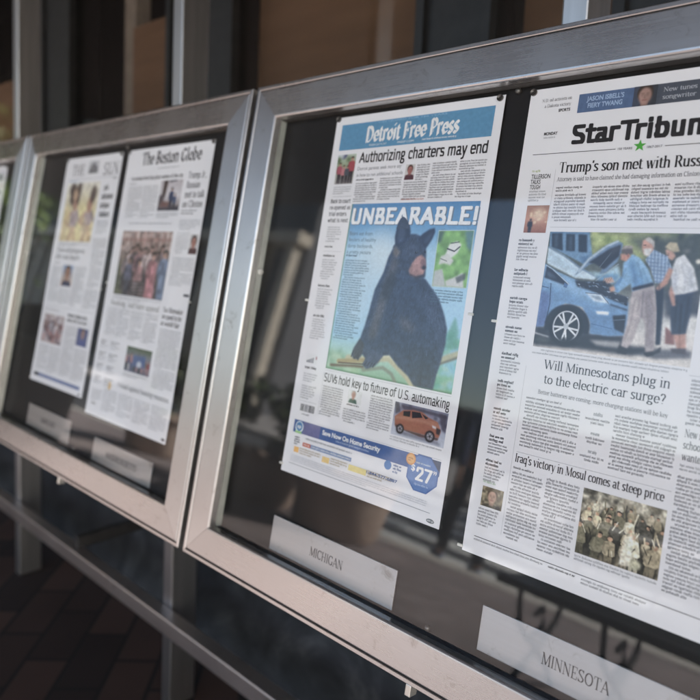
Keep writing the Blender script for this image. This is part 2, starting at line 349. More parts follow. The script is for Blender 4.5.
# ------------------------------------------------------------------ lettering
def hull(P):
    P = sorted(set((round(x, 6), round(y, 6)) for x, y in P))
    def half(L):
        h = []
        for p in L:
            while len(h) > 1 and (h[-1][0] - h[-2][0]) * (p[1] - h[-2][1]) - (h[-1][1] - h[-2][1]) * (p[0] - h[-2][0]) <= 1e-12: h.pop()
            h.append(p)
        return h
    a = half(P); c = half(P[::-1]); return a[:-1] + c[:-1]
def arc(cx, cy, rx, ry, a0, a1, n=12):
    return [(cx + rx * math.cos(math.radians(a0 + (a1 - a0) * i / n)), cy + ry * math.sin(math.radians(a0 + (a1 - a0) * i / n))) for i in range(n + 1)]
H, AS, CP, DS = .46, .70, .67, -.20
def glyph(ch, n=12):
    """pen strokes of a letter: (advance, [(points, pen)]), pen m = broad, t = thin"""
    st = []
    m = lambda *p: st.append((list(p), 'm'))
    t = lambda *p: st.append((list(p), 't'))
    z = lambda *p: st.append((list(p), 'z'))
    A = lambda *a, pen='m': st.append((arc(*a, n=n), pen))
    srf = lambda x, y, w=.075: st.append(([(x - w, y), (x + w, y)], 's'))
    flag = lambda x, y: st.append(([(x - .075, y - .02), (x, y)], 's'))
    def stem(x, y0, y1, top='f', bot='s'):
        m((x, y0), (x, y1))
        if bot == 's': srf(x, y0)
        if top == 's': srf(x, y1)
        if top == 'f': flag(x, y1)
    w = .5
    if ch == 'a':
        A(.2, H - .13, .12, .13, 150, 0); m((.32, H - .13), (.32, .05)); t((.32, .05), (.37, 0), (.41, .03)); A(.2, .125, .13, .125, 40, 330); t((.3, .2), (.32, .22)); w = .43
    elif ch == 'b': stem(.1, 0, AS, bot=''); A(.22, H / 2, .17, H / 2, 150, -150); w = .48
    elif ch == 'c': A(.23, H / 2, .16, H / 2, 50, 310); st.append(([(.32, H - .1), (.33, H - .1)], 'm')); w = .4
    elif ch == 'd': A(.21, H / 2, .16, H / 2, 35, 325); stem(.36, 0, AS, bot=''); srf(.41, 0, .04); w = .49
    elif ch == 'e': A(.22, H / 2, .16, H / 2, 0, 315); t((.07, H / 2 + .01), (.38, H / 2 + .01)); w = .42
    elif ch == 'f': m((.14, 0), (.14, .55)); A(.25, .56, .11, .14, 180, 55); t((.03, H), (.29, H)); srf(.15, 0); w = .31
    elif ch == 'g': A(.2, H - .15, .13, .15, 0, 360); A(.2, -.09, .16, .1, 0, 360); t((.12, H - .3), (.07, .1), (.12, .03), (.3, .01)); z((.3, H - .04), (.42, H)); w = .44
    elif ch == 'h': stem(.1, 0, AS); A(.24, H - .14, .13, .14, 165, 0); stem(.37, 0, H - .14, top=''); w = .48
    elif ch == 'i': stem(.11, 0, H); m((.1, AS - .06), (.1, AS - .03)); w = .23
    elif ch == 'j': stem(.12, -.1, H, bot=''); A(.03, -.1, .09, .1, 0, -120); m((.12, AS - .06), (.12, AS - .03)); w = .24
    elif ch == 'k': stem(.1, 0, AS); t((.14, .2), (.36, H)); m((.2, .25), (.37, 0)); srf(.38, 0); srf(.35, H, .06); w = .47
    elif ch == 'l': stem(.11, 0, AS); w = .23
    elif ch == 'm':
        stem(.1, 0, H); A(.23, H - .14, .12, .14, 165, 0); stem(.35, 0, H - .14, top=''); A(.48, H - .14, .12, .14, 165, 0); stem(.6, 0, H - .14, top=''); w = .71
    elif ch == 'n': stem(.1, 0, H); A(.24, H - .14, .13, .14, 165, 0); stem(.37, 0, H - .14, top=''); w = .48
    elif ch == 'o': A(.23, H / 2, .17, H / 2, 0, 360); w = .46
    elif ch == 'p': stem(.1, DS, H); A(.22, H / 2, .17, H / 2, 150, -150); w = .48
    elif ch == 'q': A(.21, H / 2, .16, H / 2, 35, 325); m((.36, DS), (.36, H)); srf(.36, DS); w = .48
    elif ch == 'r': stem(.1, 0, H); A(.24, H - .13, .13, .13, 165, 60); m((.3, H - .06), (.31, H - .06)); w = .35
    elif ch == 's' and n == 13:
        A(.19, H * .74, .12, H * .26, 30, 270); A(.19, H * .26, .13, H * .26, 90, -150); w = .37
    elif ch == 's':
        A(.18, H * .74, .11, H * .26, 30, 200); m((.08, H * .66), (.27, H * .34)); A(.17, H * .26, .12, H * .26, 20, -150); w = .36
    elif ch == 't': m((.13, .09), (.13, .58)); A(.22, .1, .09, .1, 180, 310); t((.03, H), (.27, H)); w = .31
    elif ch == 'u': stem(.09, .13, H, bot=''); A(.21, .13, .12, .13, 180, 340); stem(.35, 0, H, bot=''); srf(.4, 0, .04); w = .47
    elif ch == 'v': m((.07, H), (.21, 0)); t((.21, 0), (.36, H)); srf(.07, H, .06); srf(.36, H, .05); w = .43
    elif ch == 'w': m((.07, H), (.19, 0)); t((.19, 0), (.31, H)); m((.31, H), (.43, 0)); t((.43, 0), (.56, H)); srf(.07, H, .06); srf(.56, H, .05); w = .63
    elif ch == 'x': m((.08, H), (.34, 0)); t((.07, 0), (.34, H)); srf(.08, H, .06); srf(.34, H, .05); srf(.07, 0, .05); srf(.34, 0, .06); w = .42
    elif ch == 'y': m((.07, H), (.21, 0)); t((.36, H), (.17, DS + .03), (.06, DS)); srf(.07, H, .06); srf(.36, H, .05); w = .43
    elif ch == 'z': t((.07, H), (.33, H)); m((.31, H), (.08, 0)); t((.07, 0), (.34, 0)); w = .4
    elif ch == 'A': t((.06, 0), (.29, CP)); m((.29, CP), (.53, 0)); t((.14, .23), (.44, .23)); srf(.06, 0); srf(.53, 0); w = .6
    elif ch == 'B': stem(.13, 0, CP, top='s'); A(.26, CP * .75, .14, CP * .25, 90, -90, pen='m'); A(.28, CP * .25, .18, CP * .25, 90, -90); t((.1, CP), (.26, CP)); t((.1, CP / 2), (.28, CP / 2)); t((.1, 0), (.28, 0)); w = .54
    elif ch == 'C': A(.33, CP / 2, .25, CP / 2, 45, 315); z((.51, CP - .02), (.51, CP - .17)); w = .6
    elif ch == 'D': stem(.13, 0, CP, top='s'); A(.27, CP / 2, .27, CP / 2, 90, -90); t((.1, CP), (.28, CP)); t((.1, 0), (.28, 0)); w = .63
    elif ch == 'E': stem(.13, 0, CP, top='s'); t((.1, CP), (.44, CP)); z((.44, CP), (.44, CP - .13)); t((.1, 0), (.46, 0)); z((.47, 0), (.47, .15)); t((.13, CP / 2), (.34, CP / 2)); z((.34, CP / 2 - .07), (.34, CP / 2 + .07)); w = .54
    elif ch == 'F': stem(.13, 0, CP, top='s'); t((.1, CP), (.44, CP)); z((.44, CP), (.44, CP - .13)); t((.13, CP / 2), (.34, CP / 2)); z((.34, CP / 2 - .07), (.34, CP / 2 + .07)); w = .49
    elif ch == 'G': A(.33, CP / 2, .25, CP / 2, 45, 320); m((.53, .05), (.53, .26)); srf(.53, .27); z((.5, CP - .02), (.5, CP - .17)); w = .65
    elif ch == 'H': stem(.13, 0, CP, top='s'); stem(.51, 0, CP, top='s'); t((.13, CP / 2), (.51, CP / 2)); w = .65
    elif ch == 'I': stem(.14, 0, CP, top='s'); w = .28
    elif ch == 'J': stem(.24, .08, CP, top='s', bot=''); A(.13, .1, .11, .12, 0, -150); w = .36
    elif ch == 'K': stem(.13, 0, CP, top='s'); t((.17, .27), (.48, CP)); m((.26, .38), (.5, 0)); srf(.5, 0); srf(.47, CP); w = .58
    elif ch == 'L': stem(.13, 0, CP, top='s'); t((.1, 0), (.45, 0)); z((.45, 0), (.46, .16)); w = .5
    elif ch == 'M': t((.1, 0), (.12, CP)); m((.12, CP), (.37, .03)); t((.37, .03), (.62, CP)); m((.63, CP), (.64, 0)); srf(.1, 0); srf(.64, 0); srf(.1, CP, .05); srf(.65, CP, .05); w = .76
    elif ch == 'N': t((.12, 0), (.12, CP)); m((.12, CP), (.53, 0)); t((.53, 0), (.53, CP)); srf(.12, 0); srf(.53, CP); srf(.1, CP, .05); w = .66
    elif ch == 'O': A(.34, CP / 2, .26, CP / 2, 0, 360); w = .68
    elif ch == 'P': stem(.13, 0, CP, top='s'); A(.27, CP * .73, .17, CP * .27, 90, -90); t((.1, CP), (.28, CP)); t((.13, CP * .46), (.28, CP * .46)); w = .5
    elif ch == 'R': stem(.13, 0, CP, top='s'); A(.27, CP * .74, .15, CP * .26, 90, -90); t((.1, CP), (.28, CP)); t((.13, CP * .48), (.28, CP * .48)); m((.3, CP * .46), (.49, 0)); srf(.51, 0, .05); w = .57
    elif ch == 'S' and n == 13: A(.25, CP * .75, .17, CP * .25, 35, 270); A(.25, CP * .25, .18, CP * .25, 90, -148); w = .5
    elif ch == 'S': A(.25, CP * .76, .17, CP * .24, 35, 200); m((.1, CP * .68), (.39, CP * .32)); A(.24, CP * .24, .18, CP * .24, 20, -150); z((.4, CP), (.4, CP - .15)); z((.07, 0), (.07, .15)); w = .5
    elif ch == 'T': stem(.29, 0, CP, top=''); t((.06, CP), (.52, CP)); z((.05, CP - .14), (.06, CP)); z((.52, CP), (.53, CP - .14)); w = .58
    elif ch == 'U': stem(.13, .2, CP, top='s', bot=''); A(.31, .2, .18, .2, 180, 360); t((.49, .2), (.49, CP)); srf(.49, CP); w = .62
    elif ch == 'V': m((.07, CP), (.29, 0)); t((.29, 0), (.51, CP)); srf(.07, CP); srf(.51, CP); w = .58
    elif ch == 'W': m((.07, CP), (.25, 0)); t((.25, 0), (.43, CP)); m((.41, CP), (.6, 0)); t((.6, 0), (.79, CP)); srf(.07, CP); srf(.79, CP); srf(.41, CP, .06); w = .86
    elif ch == 'Y': m((.07, CP), (.29, .3)); t((.29, .3), (.51, CP)); stem(.29, 0, .3, top=''); srf(.07, CP); srf(.51, CP, .06); w = .58
    elif ch == "'": m((.1, CP), (.08, CP - .13)); w = .18
    elif ch == '.': m((.1, .02), (.1, .03)); w = .2
    elif ch == ',': m((.1, .03), (.07, -.08)); w = .2
    elif ch == ';': m((.1, .03), (.07, -.08)); m((.1, H - .06), (.1, H - .04)); w = .22
    elif ch == '?': A(.2, CP - .15, .13, .15, 170, -40); m((.27, CP - .28), (.2, .2)); m((.2, .02), (.2, .03)); w = .42
    elif ch == '-': t((.05, .22), (.2, .22)); w = .26
    elif ch == '!': m((.13, CP), (.13, .22)); m((.13, .03), (.13, .04)); w = .26
    elif ch == '2': A(.23, CP - .17, .16, .17, 165, -30); m((.36, CP - .27), (.08, .02)); t((.07, 0), (.42, 0)); w = .48
    elif ch == '7': t((.06, CP), (.42, CP)); m((.41, CP - .02), (.2, 0)); w = .48
    else: w = .24
    return w, st
GC = {}
def glyph_tris(ch, style, wt):
    key = (ch, style, wt)
    if key in GC: return GC[key]
    adv, st = glyph(ch, {'black': 5, 'grot': 13, 'fine': 4}.get(style, 12))
    V = []; F = []
    for pts, pen in st:
        if style == 'serif':
            nw, nh, an = {'m': (wt, .032, 0), 't': (.034, .034, 0), 's': (.03, .028, 0), 'z': (.034, .034, 0)}[pen]
        elif style == 'fine':
            if pen in 'sz': continue
            nw, nh, an = (wt, .05, 0) if pen == 'm' else (.05, .05, 0)
        elif style == 'grot':
            if pen in 'sz': continue
            nw, nh, an = wt, wt * .7, 0; pts = [(q[0] * 1.22, q[1] if ch.isupper() or not ch.isalpha() or q[1] <= 0 else q[1] * 1.14 if q[1] <= H else H * 1.14 + (q[1] - H) * (AS - H * 1.14) / (AS - H)) for q in pts]
            pts = [(q[0], min(max(q[1], nh / 2 if q[1] > -.02 else q[1]), (CP if ch.isupper() or q[1] > H * 1.14 + .04 else H * 1.14) - nh / 2 + (.03 if q[1] > CP + .005 else 0))) for q in pts]
        else:
            if pen == 's': pts = [((pts[0][0] + pts[1][0]) / 2 - .03, pts[0][1] - .015), ((pts[0][0] + pts[1][0]) / 2 + .03, pts[0][1] + .015)]
            nw, nh, an = {'m': (wt, .03, 38), 't': (.06, .022, 38), 's': (wt * .8, .03, 38), 'z': (.06, .022, 38)}[pen]
        c, s_ = math.cos(math.radians(an)), math.sin(math.radians(an))
        cor = [((a * nw * c - b_ * nh * s_) / 2, (a * nw * s_ + b_ * nh * c) / 2) for a in (-1, 1) for b_ in (-1, 1)]
        if style == 'grot': cor = [(nw / 2 * i, nh / 2 * j) for i, j in ((-1, -.6), (-.65, -1), (.65, -1), (1, -.6), (1, .6), (.65, 1), (-.65, 1), (-1, .6))]
        for (p, q) in zip(pts[:-1], pts[1:]):
            h = hull([(e[0] + k[0], e[1] + k[1]) for e in (p, q) for k in cor])
            o = len(V); V += [Vector(x) for x in h]; F.append(list(range(o, o + len(h))))
    if style == 'grot': adv *= 1.22
    if style == 'black' and ch.isupper():
        for x in (.22, .27):
            h = [(x, .1), (x + .014, .1), (x + .014, .57), (x, .57)]; o = len(V); V += [Vector(q) for q in h]; F.append(list(range(o, o + 4)))
    if not V: GC[key] = (adv, [], []); return GC[key]
    ov, oe, of, _, _, orig = geometry.delaunay_2d_cdt(V, [], F, 0, 1e-5)
    keep = [tuple(f) for f, og in zip(of, orig) if len(og)]
    GC[key] = (adv, [tuple(v) for v in ov], keep); return GC[key]
FC = {}
def sans_tris(txt, bold):
    key = (txt, bold)
    if key in FC: return FC[key]
    cu_ = bpy.data.curves.new('tmp', 'FONT'); cu_.body = txt; cu_.offset = bold; cu_.resolution_u = 4
    o = bpy.data.objects.new('tmp', cu_); COL.objects.link(o)
    dg = bpy.context.evaluated_depsgraph_get(); me = o.evaluated_get(dg).to_mesh()
    V = [(v.co.x, v.co.y) for v in me.vertices]; F = [tuple(p.vertices) for p in me.polygons]
    o.evaluated_get(dg).to_mesh_clear(); bpy.data.objects.remove(o); bpy.data.curves.remove(cu_)
    FC[key] = (V, F); return FC[key]
CAPH = max(y for x, y in sans_tris('H', 0)[0])
def text_tris(txt, font, wt):
    """flat triangles in units where a capital is 1 high, starting at x = 0"""
    if font == 'sans':
        V, F = sans_tris(txt, wt); k = 1 / CAPH
        mx = min(v[0] for v in V)
        return [((x - mx) * k, y * k) for x, y in V], F
    V = []; F = []; x = 0
    for i, ch in enumerate(txt):
        if font == 'grot' and i and txt[i - 1] in 'TFVWY' and ch in 'rauoeys': x -= .13
        a, v, f = glyph_tris(ch, font, wt); o = len(V)
        V += [((p[0] + x) / CP, p[1] / CP) for p in v]; F += [tuple(i + o for i in t) for t in f]; x += a + (-.012 if font == 'serif' else -.02 if font == 'black' else wt * .55 - .072)
    mx = min(v[0] for v in V); return [(p[0] - mx, p[1]) for p in V], F
# ------------------------------------------------------------------ pictures printed on the pages
class Pic:
    """a picture in page millimetres, painted on a fine grid of coloured points"""
    def __init__(s, x0, y0, x1, y1, res, base):
        s.x0, s.y0, s.x1, s.y1 = x0, y0, x1, y1
        s.nx = max(2, int((x1 - x0) / res) + 1); s.ny = max(2, int((y1 - y0) / res) + 1)
        s.res = (x1 - x0) / (s.nx - 1)
        s.X, s.Y = np.meshgrid(np.linspace(x0, x1, s.nx), np.linspace(y0, y1, s.ny))
        s.img = np.zeros((s.ny, s.nx, 3)); s.img[:] = base
    def blur(s, m, r):
        k = int(round(r / s.res))
        if k < 1: return m
        for _ in range(2):
            for ax in (0, 1):
                pad = [(0, 0)] * m.ndim; pad[ax] = (k + 1, k)
                c = np.cumsum(np.pad(m, pad, mode='edge'), axis=ax)
                a = [slice(None)] * m.ndim; b = [slice(None)] * m.ndim
                a[ax] = slice(2 * k + 1, None); b[ax] = slice(0, -(2 * k + 1))
                m = (c[tuple(a)] - c[tuple(b)]) / (2 * k + 1)
        return m
    def inside(s, P):
        m = np.zeros((s.ny, s.nx))
        for dx, dy in ((-.25, -.25), (.25, -.25), (-.25, .25), (.25, .25)):
            X = s.X + dx * s.res; Y = s.Y + dy * s.res; r = np.zeros_like(X, bool)
            for (ax, ay), (bx, by) in zip(P, P[1:] + P[:1]):
                if ay == by: continue
                r ^= ((ay > Y) != (by > Y)) & (X < (bx - ax) * (Y - ay) / (by - ay) + ax)
            m += r * .25
        return m
    def noise(s, cell):
        gx = max(2, int((s.x1 - s.x0) / cell) + 3); gy = max(2, int((s.y1 - s.y0) / cell) + 3)
        g = nrs.rand(gy, gx); fx = (s.X - s.x0) / cell; fy = (s.Y - s.y0) / cell
        ix = np.minimum(fx.astype(int), gx - 2); iy = np.minimum(fy.astype(int), gy - 2); u = fx - ix; v = fy - iy
        u = np.clip(u, 0, 1); v = np.clip(v, 0, 1); u = u * u * (3 - 2 * u); v = v * v * (3 - 2 * v)
        return (g[iy, ix] * (1 - u) + g[iy, ix + 1] * u) * (1 - v) + (g[iy + 1, ix] * (1 - u) + g[iy + 1, ix + 1] * u) * v
    def put(s, m, col): s.img = s.img * (1 - m[..., None]) + np.array(col) * m[..., None]
    def poly(s, P, col, soft=0., a=1.):
        m = s.inside(list(P))
        if soft: m = s.blur(m, soft)
        s.put(m * a, col); return m
    def ell(s, cx, cy, rx, ry, col, soft=0., a=1., rot=0.):
        c, n = math.cos(rot), math.sin(rot)
        return s.poly([(cx + rx * math.cos(q) * c - ry * math.sin(q) * n, cy + rx * math.cos(q) * n + ry * math.sin(q) * c) for q in np.linspace(0, 2 * math.pi, 28)[:-1]], col, soft, a)
    def line(s, pts, wd, col, soft=0., a=1.):
        m = np.zeros((s.ny, s.nx))
        for (ax, ay), (bx, by) in zip(pts[:-1], pts[1:]):
            l = (bx - ax) ** 2 + (by - ay) ** 2 + 1e-9
            t = np.clip(((s.X - ax) * (bx - ax) + (s.Y - ay) * (by - ay)) / l, 0, 1)
            d = np.hypot(s.X - ax - t * (bx - ax), s.Y - ay - t * (by - ay))
            m = np.maximum(m, np.clip((wd / 2 - d) / s.res + .5, 0, 1))
        if soft: m = s.blur(m, soft)
        s.put(m * a, col)
    def vgrad(s, stops):
        t = (s.Y - s.y0) / (s.y1 - s.y0); ps = [p for p, c in stops]
        for k in range(3): s.img[..., k] = np.interp(t, ps, [c[k] for p, c in stops])
    def shade(s, m, cell, amt):
        s.img *= 1 + m[..., None] * (s.noise(cell) - .5)[..., None] * amt
    def grain(s, amt=.06):
        s.img *= 1 + ((s.noise(2.2) - .5) * amt + (s.noise(s.res * 1.5) - .5) * amt)[..., None]
    def figure(s, x, y, h, top, bottom, skin=(.75, .55, .45), hair=(.16, .12, .1), lean=0., soft=.4):
        """a small standing person: y = feet"""
        w_ = h * .13; L = lambda px, py: (x + px * w_ + lean * py * h, y - py * h)
        if bottom is not None: s.poly([L(-.9, .5), L(.9, .5), L(.8, 0), L(.15, 0), L(0, .4), L(-.15, 0), L(-.8, 0)], bottom, soft)
        s.poly([L(-1.1, .82), L(-.4, .86), L(.4, .86), L(1.1, .82), L(1.35, .5), L(.9, .45), L(-.9, .45), L(-1.35, .5)], top, soft)
        s.line([L(-1.1, .8), L(-1.4, .6), L(-.7, .5)], w_ * .4, tuple(c * .85 for c in top), soft)
        s.ell(*L(0, .925), w_ * .55, h * .07, skin, soft); s.poly([L(-.62, .93), L(-.55, 1.0), L(0, 1.03), L(.55, 1.0), L(.62, .94), L(.3, .97), L(-.3, .975)], hair, soft)

LETTERS = 'eeeeeeeeeeeetttttttttaaaaaaaaooooooooiiiiiiinnnnnnnsssssshhhhhhrrrrrrddddlllluuucccmmmffwwggyyppbvk'
class Page:
    def __init__(s, w_, h_, loc, label, cat='newspaper', group=None, seed=0, fine=False):
        s.fine = fine
        s.w, s.h = w_, h_; s.root = thing('newspaper', loc, (-TILT, 0, 0), label, cat, group); s.seed = seed
        r = random.Random(seed); s.ph = [r.uniform(0, 6.28) for _ in range(4)]; s.kk = [r.uniform(.8, 1.3) for _ in range(4)]
        nx, ny = 30, 52; b = MB()
        for back in (0, 1):
            vs = [s.P(w_ * i / nx, h_ * j / ny, -1.0 * back) for j in range(ny + 1) for i in range(nx + 1)]
            fs = []
            for j in range(ny):
                for i in range(nx):
                    a = j * (nx + 1) + i; q = (a, a + nx + 1, a + nx + 2, a + 1); fs.append(q if not back else q[::-1])
            b.add(vs, fs, 0, True)
        b.build('page_sheet', PAPER, s.root)
    def P(s, x, y, layer=0):
        u, v = x / s.w, y / s.h
        bump = .0011 + .0006 * math.sin(u * 4.2 * s.kk[0] + s.ph[0]) * math.sin(v * 5.1 * s.kk[1] + s.ph[1]) + .0003 * math.sin(v * 11 * s.kk[2] + u * 3 + s.ph[2]) + .0009 * max(0, v - .9) * 10 * (.5 + .5 * u)
        return (x / 1000, -bump - .00016 * layer, -y / 1000)
    def tris(s, name, V, F, m, layer, parent=None):
        b = MB(); b.add([s.P(x, y, layer) for x, y in V], F)
        return b.build(name, m, parent or s.root)
    def rects(s, name, R, m, layer=1, parent=None):
        V = []; F = []
        for x0, y0, x1, y1 in R:
            o = len(V); V += [(x0, y1), (x1, y1), (x1, y0), (x0, y0)]; F.append((o, o + 1, o + 2, o + 3))
        return s.tris(name, V, F, m, layer, parent)
    def rules(s, R, m):
        for q in R: s.rects('divider_rule', [q], m)
    def panel(s, name, x0, y0, x1, y1, m, layer=1, parent=None):
        nx = max(1, int((x1 - x0) / 12)); ny = max(1, int((y1 - y0) / 12))
        V = [(x0 + (x1 - x0) * i / nx, y0 + (y1 - y0) * j / ny) for j in range(ny + 1) for i in range(nx + 1)]
        F = [(j * (nx + 1) + i, (j + 1) * (nx + 1) + i, (j + 1) * (nx + 1) + i + 1, j * (nx + 1) + i + 1) for j in range(ny) for i in range(nx)]
        return s.tris(name, V, F, m, layer, parent)
    def poly(s, name, P, m, layer=1, parent=None): 
        cx = sum(p[0] for p in P) / len(P); cy = sum(p[1] for p in P) / len(P); n = len(P)
        return s.tris(name, list(P) + [(cx, cy)], [((i + 1) % n, i, n) for i in range(n)], m, layer, parent)
    def text(s, name, txt, x0, x1, yb, cap, m, font='sans', wt=0., layer=2, parent=None, slope=0., slant=0.):
        """x1 None keeps the natural width times x-scale"""
        V, F = text_tris(txt, font, wt); wd = max(v[0] for v in V)
        k = (x1 - x0) / wd if x1 is not None else cap
        VV = [(x0 + (vx + slant * vy) * k, yb - vy * cap + slope * (vx * k)) for vx, vy in V]
        return s.tris(name, VV, F, m, layer, parent)
    def greek(s, name, x0, x1, y0, y1, lead, m, bold=1., layer=1, parent=None, xh=.47, just=True, seed=None, indent=True, words=(2, 9), last=.6, wd=.92, align=0):
        """lines of type too small to read: every word a run of letter-like strokes"""
        r = random.Random(seed if seed is not None else int(x0 * 13 + y0 * 7 + s.seed))
        fine = s.fine; FV = []; FF = []; fk = lead * xh / H; fw = .105 if bold < 1.15 else .16
        R = []; y = y0 + lead * .72; X = lead * xh; para = r.randint(3, 9); k = 0
        while y < y1:
            x = x0; end = x1
            if not just: end = x1 - r.uniform(0, .22) * (x1 - x0)
            if k == para: end = x0 + (x1 - x0) * r.uniform(.35, .9)
            if k == para + 1 and indent: x = x0 + X * 2; para = k + r.randint(3, 9)
            if y + lead >= y1: end = x0 + (x1 - x0) * last
            R0 = len(R)
            if fine:
                x_0 = x; L0 = len(FV)
                while x < end - X:
                    for _ in range(r.randint(*words)):
                        adv, gv, gf = glyph_tris(r.choice(LETTERS), 'fine', fw); aw = adv * fk * .93
                        if x + aw > end: x = end; break
                        o = len(FV); FV += [(x + q[0] * fk * .93, y - q[1] * fk) for q in gv]; FF += [tuple(e + o for e in f_) for f_ in gf]; x += aw
                    x += X * .5
                sh = (x1 - x) * align if align else 0
                if sh: FV[L0:] = [(q[0] + sh, q[1]) for q in FV[L0:]]
                y += lead; k += 1
                continue
            while x < end - X:
                n = r.randint(*words)
                for _ in range(n):
                    if x > end - X * .5: break
                    a = X * wd * r.choice((.8, .95, .95, 1.0, .5, .55, 1.35)); st = min(a * .34, X * .2 * bold); g = r.random()
                    t = y - X; hb = X * .2
                    tall = t - X * .45 if g > .76 else t
                    R.append((x, tall, x + st, y + (X * .4 if .70 < g < .76 else 0)))
                    if a > X * .6:
                        R.append((x + a * .84 - st, t + hb, x + a * .84, y))
                        if g < .8: R.append((x + st, t, x + a * .84, t + hb))
                        if g < .45: R.append((x + st, y - hb, x + a * .84 - st, y))
                    x += a
                x += X * .55
            y += lead; k += 1
        if fine: return s.tris(name, FV, FF, m, layer, parent) if FF else None
        if not R: return None
        return s.rects(name, R, m, layer, parent)
    def picture(s, name, pic, layer=1, parent=None):
        nx, ny = pic.nx, pic.ny
        b = MB(); V = [s.P(pic.x0 + (pic.x1 - pic.x0) * i / (nx - 1), pic.y0 + (pic.y1 - pic.y0) * j / (ny - 1), layer) for j in range(ny) for i in range(nx)]
        F = [(j * nx + i, (j + 1) * nx + i, (j + 1) * nx + i + 1, j * nx + i + 1) for j in range(ny - 1) for i in range(nx - 1)]
        b.add(V, F); o = b.build(name, PRINT, parent or s.root)
        c = np.clip(pic.img, 0, 1); c = c * .86 + c.mean(axis=2, keepdims=True) * .14; c = .045 + c * .945; c = np.where(c <= .04045, c / 12.92, ((c + .055) / 1.055) ** 2.4) * .86
        ca = o.data.color_attributes.new('print', 'FLOAT_COLOR', 'POINT')
        ca.data.foreach_set('color', np.concatenate([c, np.ones((ny, nx, 1))], axis=2).astype(np.float32).ravel())
        return o
    def pin(s, x, y, tab=False, dark=True):
        b = MB(); p = s.P(x, y, 1)
        if tab:
            b.box(p[0] - .0035, p[0] + .0035, p[1] - .0016, p[1] + .0014, p[2] - .0016, p[2] + .0016)
            b.build('pin', PINW, s.root, bevel=.0006)
        else:
            b.tube([(p[0], p[1] + .0015, p[2]), (p[0], p[1] - .0022, p[2])], .0042, 14)
            b.tube([(p[0], p[1] - .0022, p[2]), (p[0], p[1] - .003, p[2])], .0028, 14)
            b.build('pin', PIND if dark else PINW, s.root)

K = ink('2b292c'); KG = ink('55555b'); KL = ink('8e9095'); WHITE = ink('f2f4f6')
FIG = [(.62, .28, .3), (.25, .3, .45), (.75, .72, .7), (.3, .28, .28), (.5, .42, .36), (.2, .24, .22), (.7, .5, .5)]
def fur_strands(p, al, n, x0, x1, y0, y1, skip):
    for q in range(n):
        fx, fy = rnd.uniform(x0, x1), rnd.uniform(y0, y1)
        if skip(fx, fy): continue
        k = rnd.choice((.84, .9, .93, 1.06, 1.12, 1.18)); sl = rnd.uniform(-.5, .2) + (fx - 180) * .006
        for s_ in range(rnd.randint(4, 10)):
            i_, j_ = int((fy - p.y0) / p.res) + s_, int((fx - p.x0) / p.res + sl * s_)
            if 0 <= i_ < p.ny and 0 <= j_ < p.nx and al[i_, j_] > .8: p.img[i_, j_] *= k
def crowd(p, n, hmin, hmax, cols=FIG, floor=.95, soft=.5):
    for i in range(n):
        h = rnd.uniform(hmin, hmax) * (p.y1 - p.y0); x = p.x0 + (p.x1 - p.x0) * (i + .5 + rnd.uniform(-.3, .3)) / n
        p.figure(x, p.y0 + (p.y1 - p.y0) * floor * rnd.uniform(.95, 1.05), h, rnd.choice(cols), rnd.choice(cols[1:]), lean=rnd.uniform(-.05, .05), soft=soft)
def face(p, cx, cy, r, coat=(.15, .16, .2), skin=(.82, .62, .52), hair=(.3, .22, .16), bald=False):
    p.poly([(cx - r * 1.7, p.y1), (cx - r * 1.3, cy + r * 1.45), (cx, cy + r * 1.1), (cx + r * 1.3, cy + r * 1.45), (cx + r * 1.7, p.y1)], coat, r * .08)
    p.poly([(cx - r * .45, cy + r * .6), (cx + r * .45, cy + r * .6), (cx + r * .4, cy + r * 1.5), (cx - r * .4, cy + r * 1.5)], tuple(c * .8 for c in skin), r * .05)
    if not bald: p.ell(cx, cy - r * .25, r * .92, r * 1.1, hair, r * .06)
    p.ell(cx, cy + r * .1, r * .74, r * 1.0, skin, r * .08)
    p.ell(cx + r * .35, cy + r * .2, r * .36, r * .8, tuple(c * .85 for c in skin), r * .2, .6)
    for sx in (-1, 1):
        p.ell(cx + sx * r * .3, cy - r * .02, r * .13, r * .06, (.32, .24, .22), r * .08); p.line([(cx + sx * r * .14, cy - r * .2), (cx + sx * r * .48, cy - r * .22)], r * .08, tuple(.5 * h_ + .5 * c_ for h_, c_ in zip(hair, skin)), r * .06)
    p.line([(cx, cy), (cx - r * .06, cy + r * .35), (cx + r * .1, cy + r * .38)], r * .09, tuple(c * .68 for c in skin), r * .05)
    p.line([(cx - r * .26, cy + r * .62), (cx + r * .26, cy + r * .62)], r * .1, (.55, .3, .28), r * .04)

# ================================================================== page with the bear
PD = Page(284, 533, onpanel(.1185, .6536, .0240), 'newspaper front page with a large photo of a black bear under a blue masthead', seed=3, fine=True)
BLUE = ink('6090b2'); NAVY = ink('4c6496')
ms = PD.panel('masthead', 13, 12, 272, 51, BLUE, 1)
PD.text('title_lettering', 'Detroit Free Press', 64, 223, 41.2, 21.5, WHITE, 'black', .17, 2, ms)
PD.text('motto_lettering', 'ON GUARD FOR 186 YEARS', 84, 201, 15.6, 2.6, ink('8fb6d2'), 'sans', 0, 2, ms)
PD.text('date_lettering', 'MONDAY, JULY 10, 2017', 72, 104, 48, 2.6, WHITE, 'sans', 0, 2, ms)
PD.text('date_lettering', 'FREEP.COM', 124, 152, 48, 2.6, WHITE, 'sans', 0, 2, ms)
PD.greek('date_lettering', 166, 222, 44.6, 48.6, 3.6, WHITE, layer=2, parent=ms, last=1)
PD.text('headline', 'Authorizing charters may end', 57.5, 270, 72, 15.6, K, 'grot', .135)
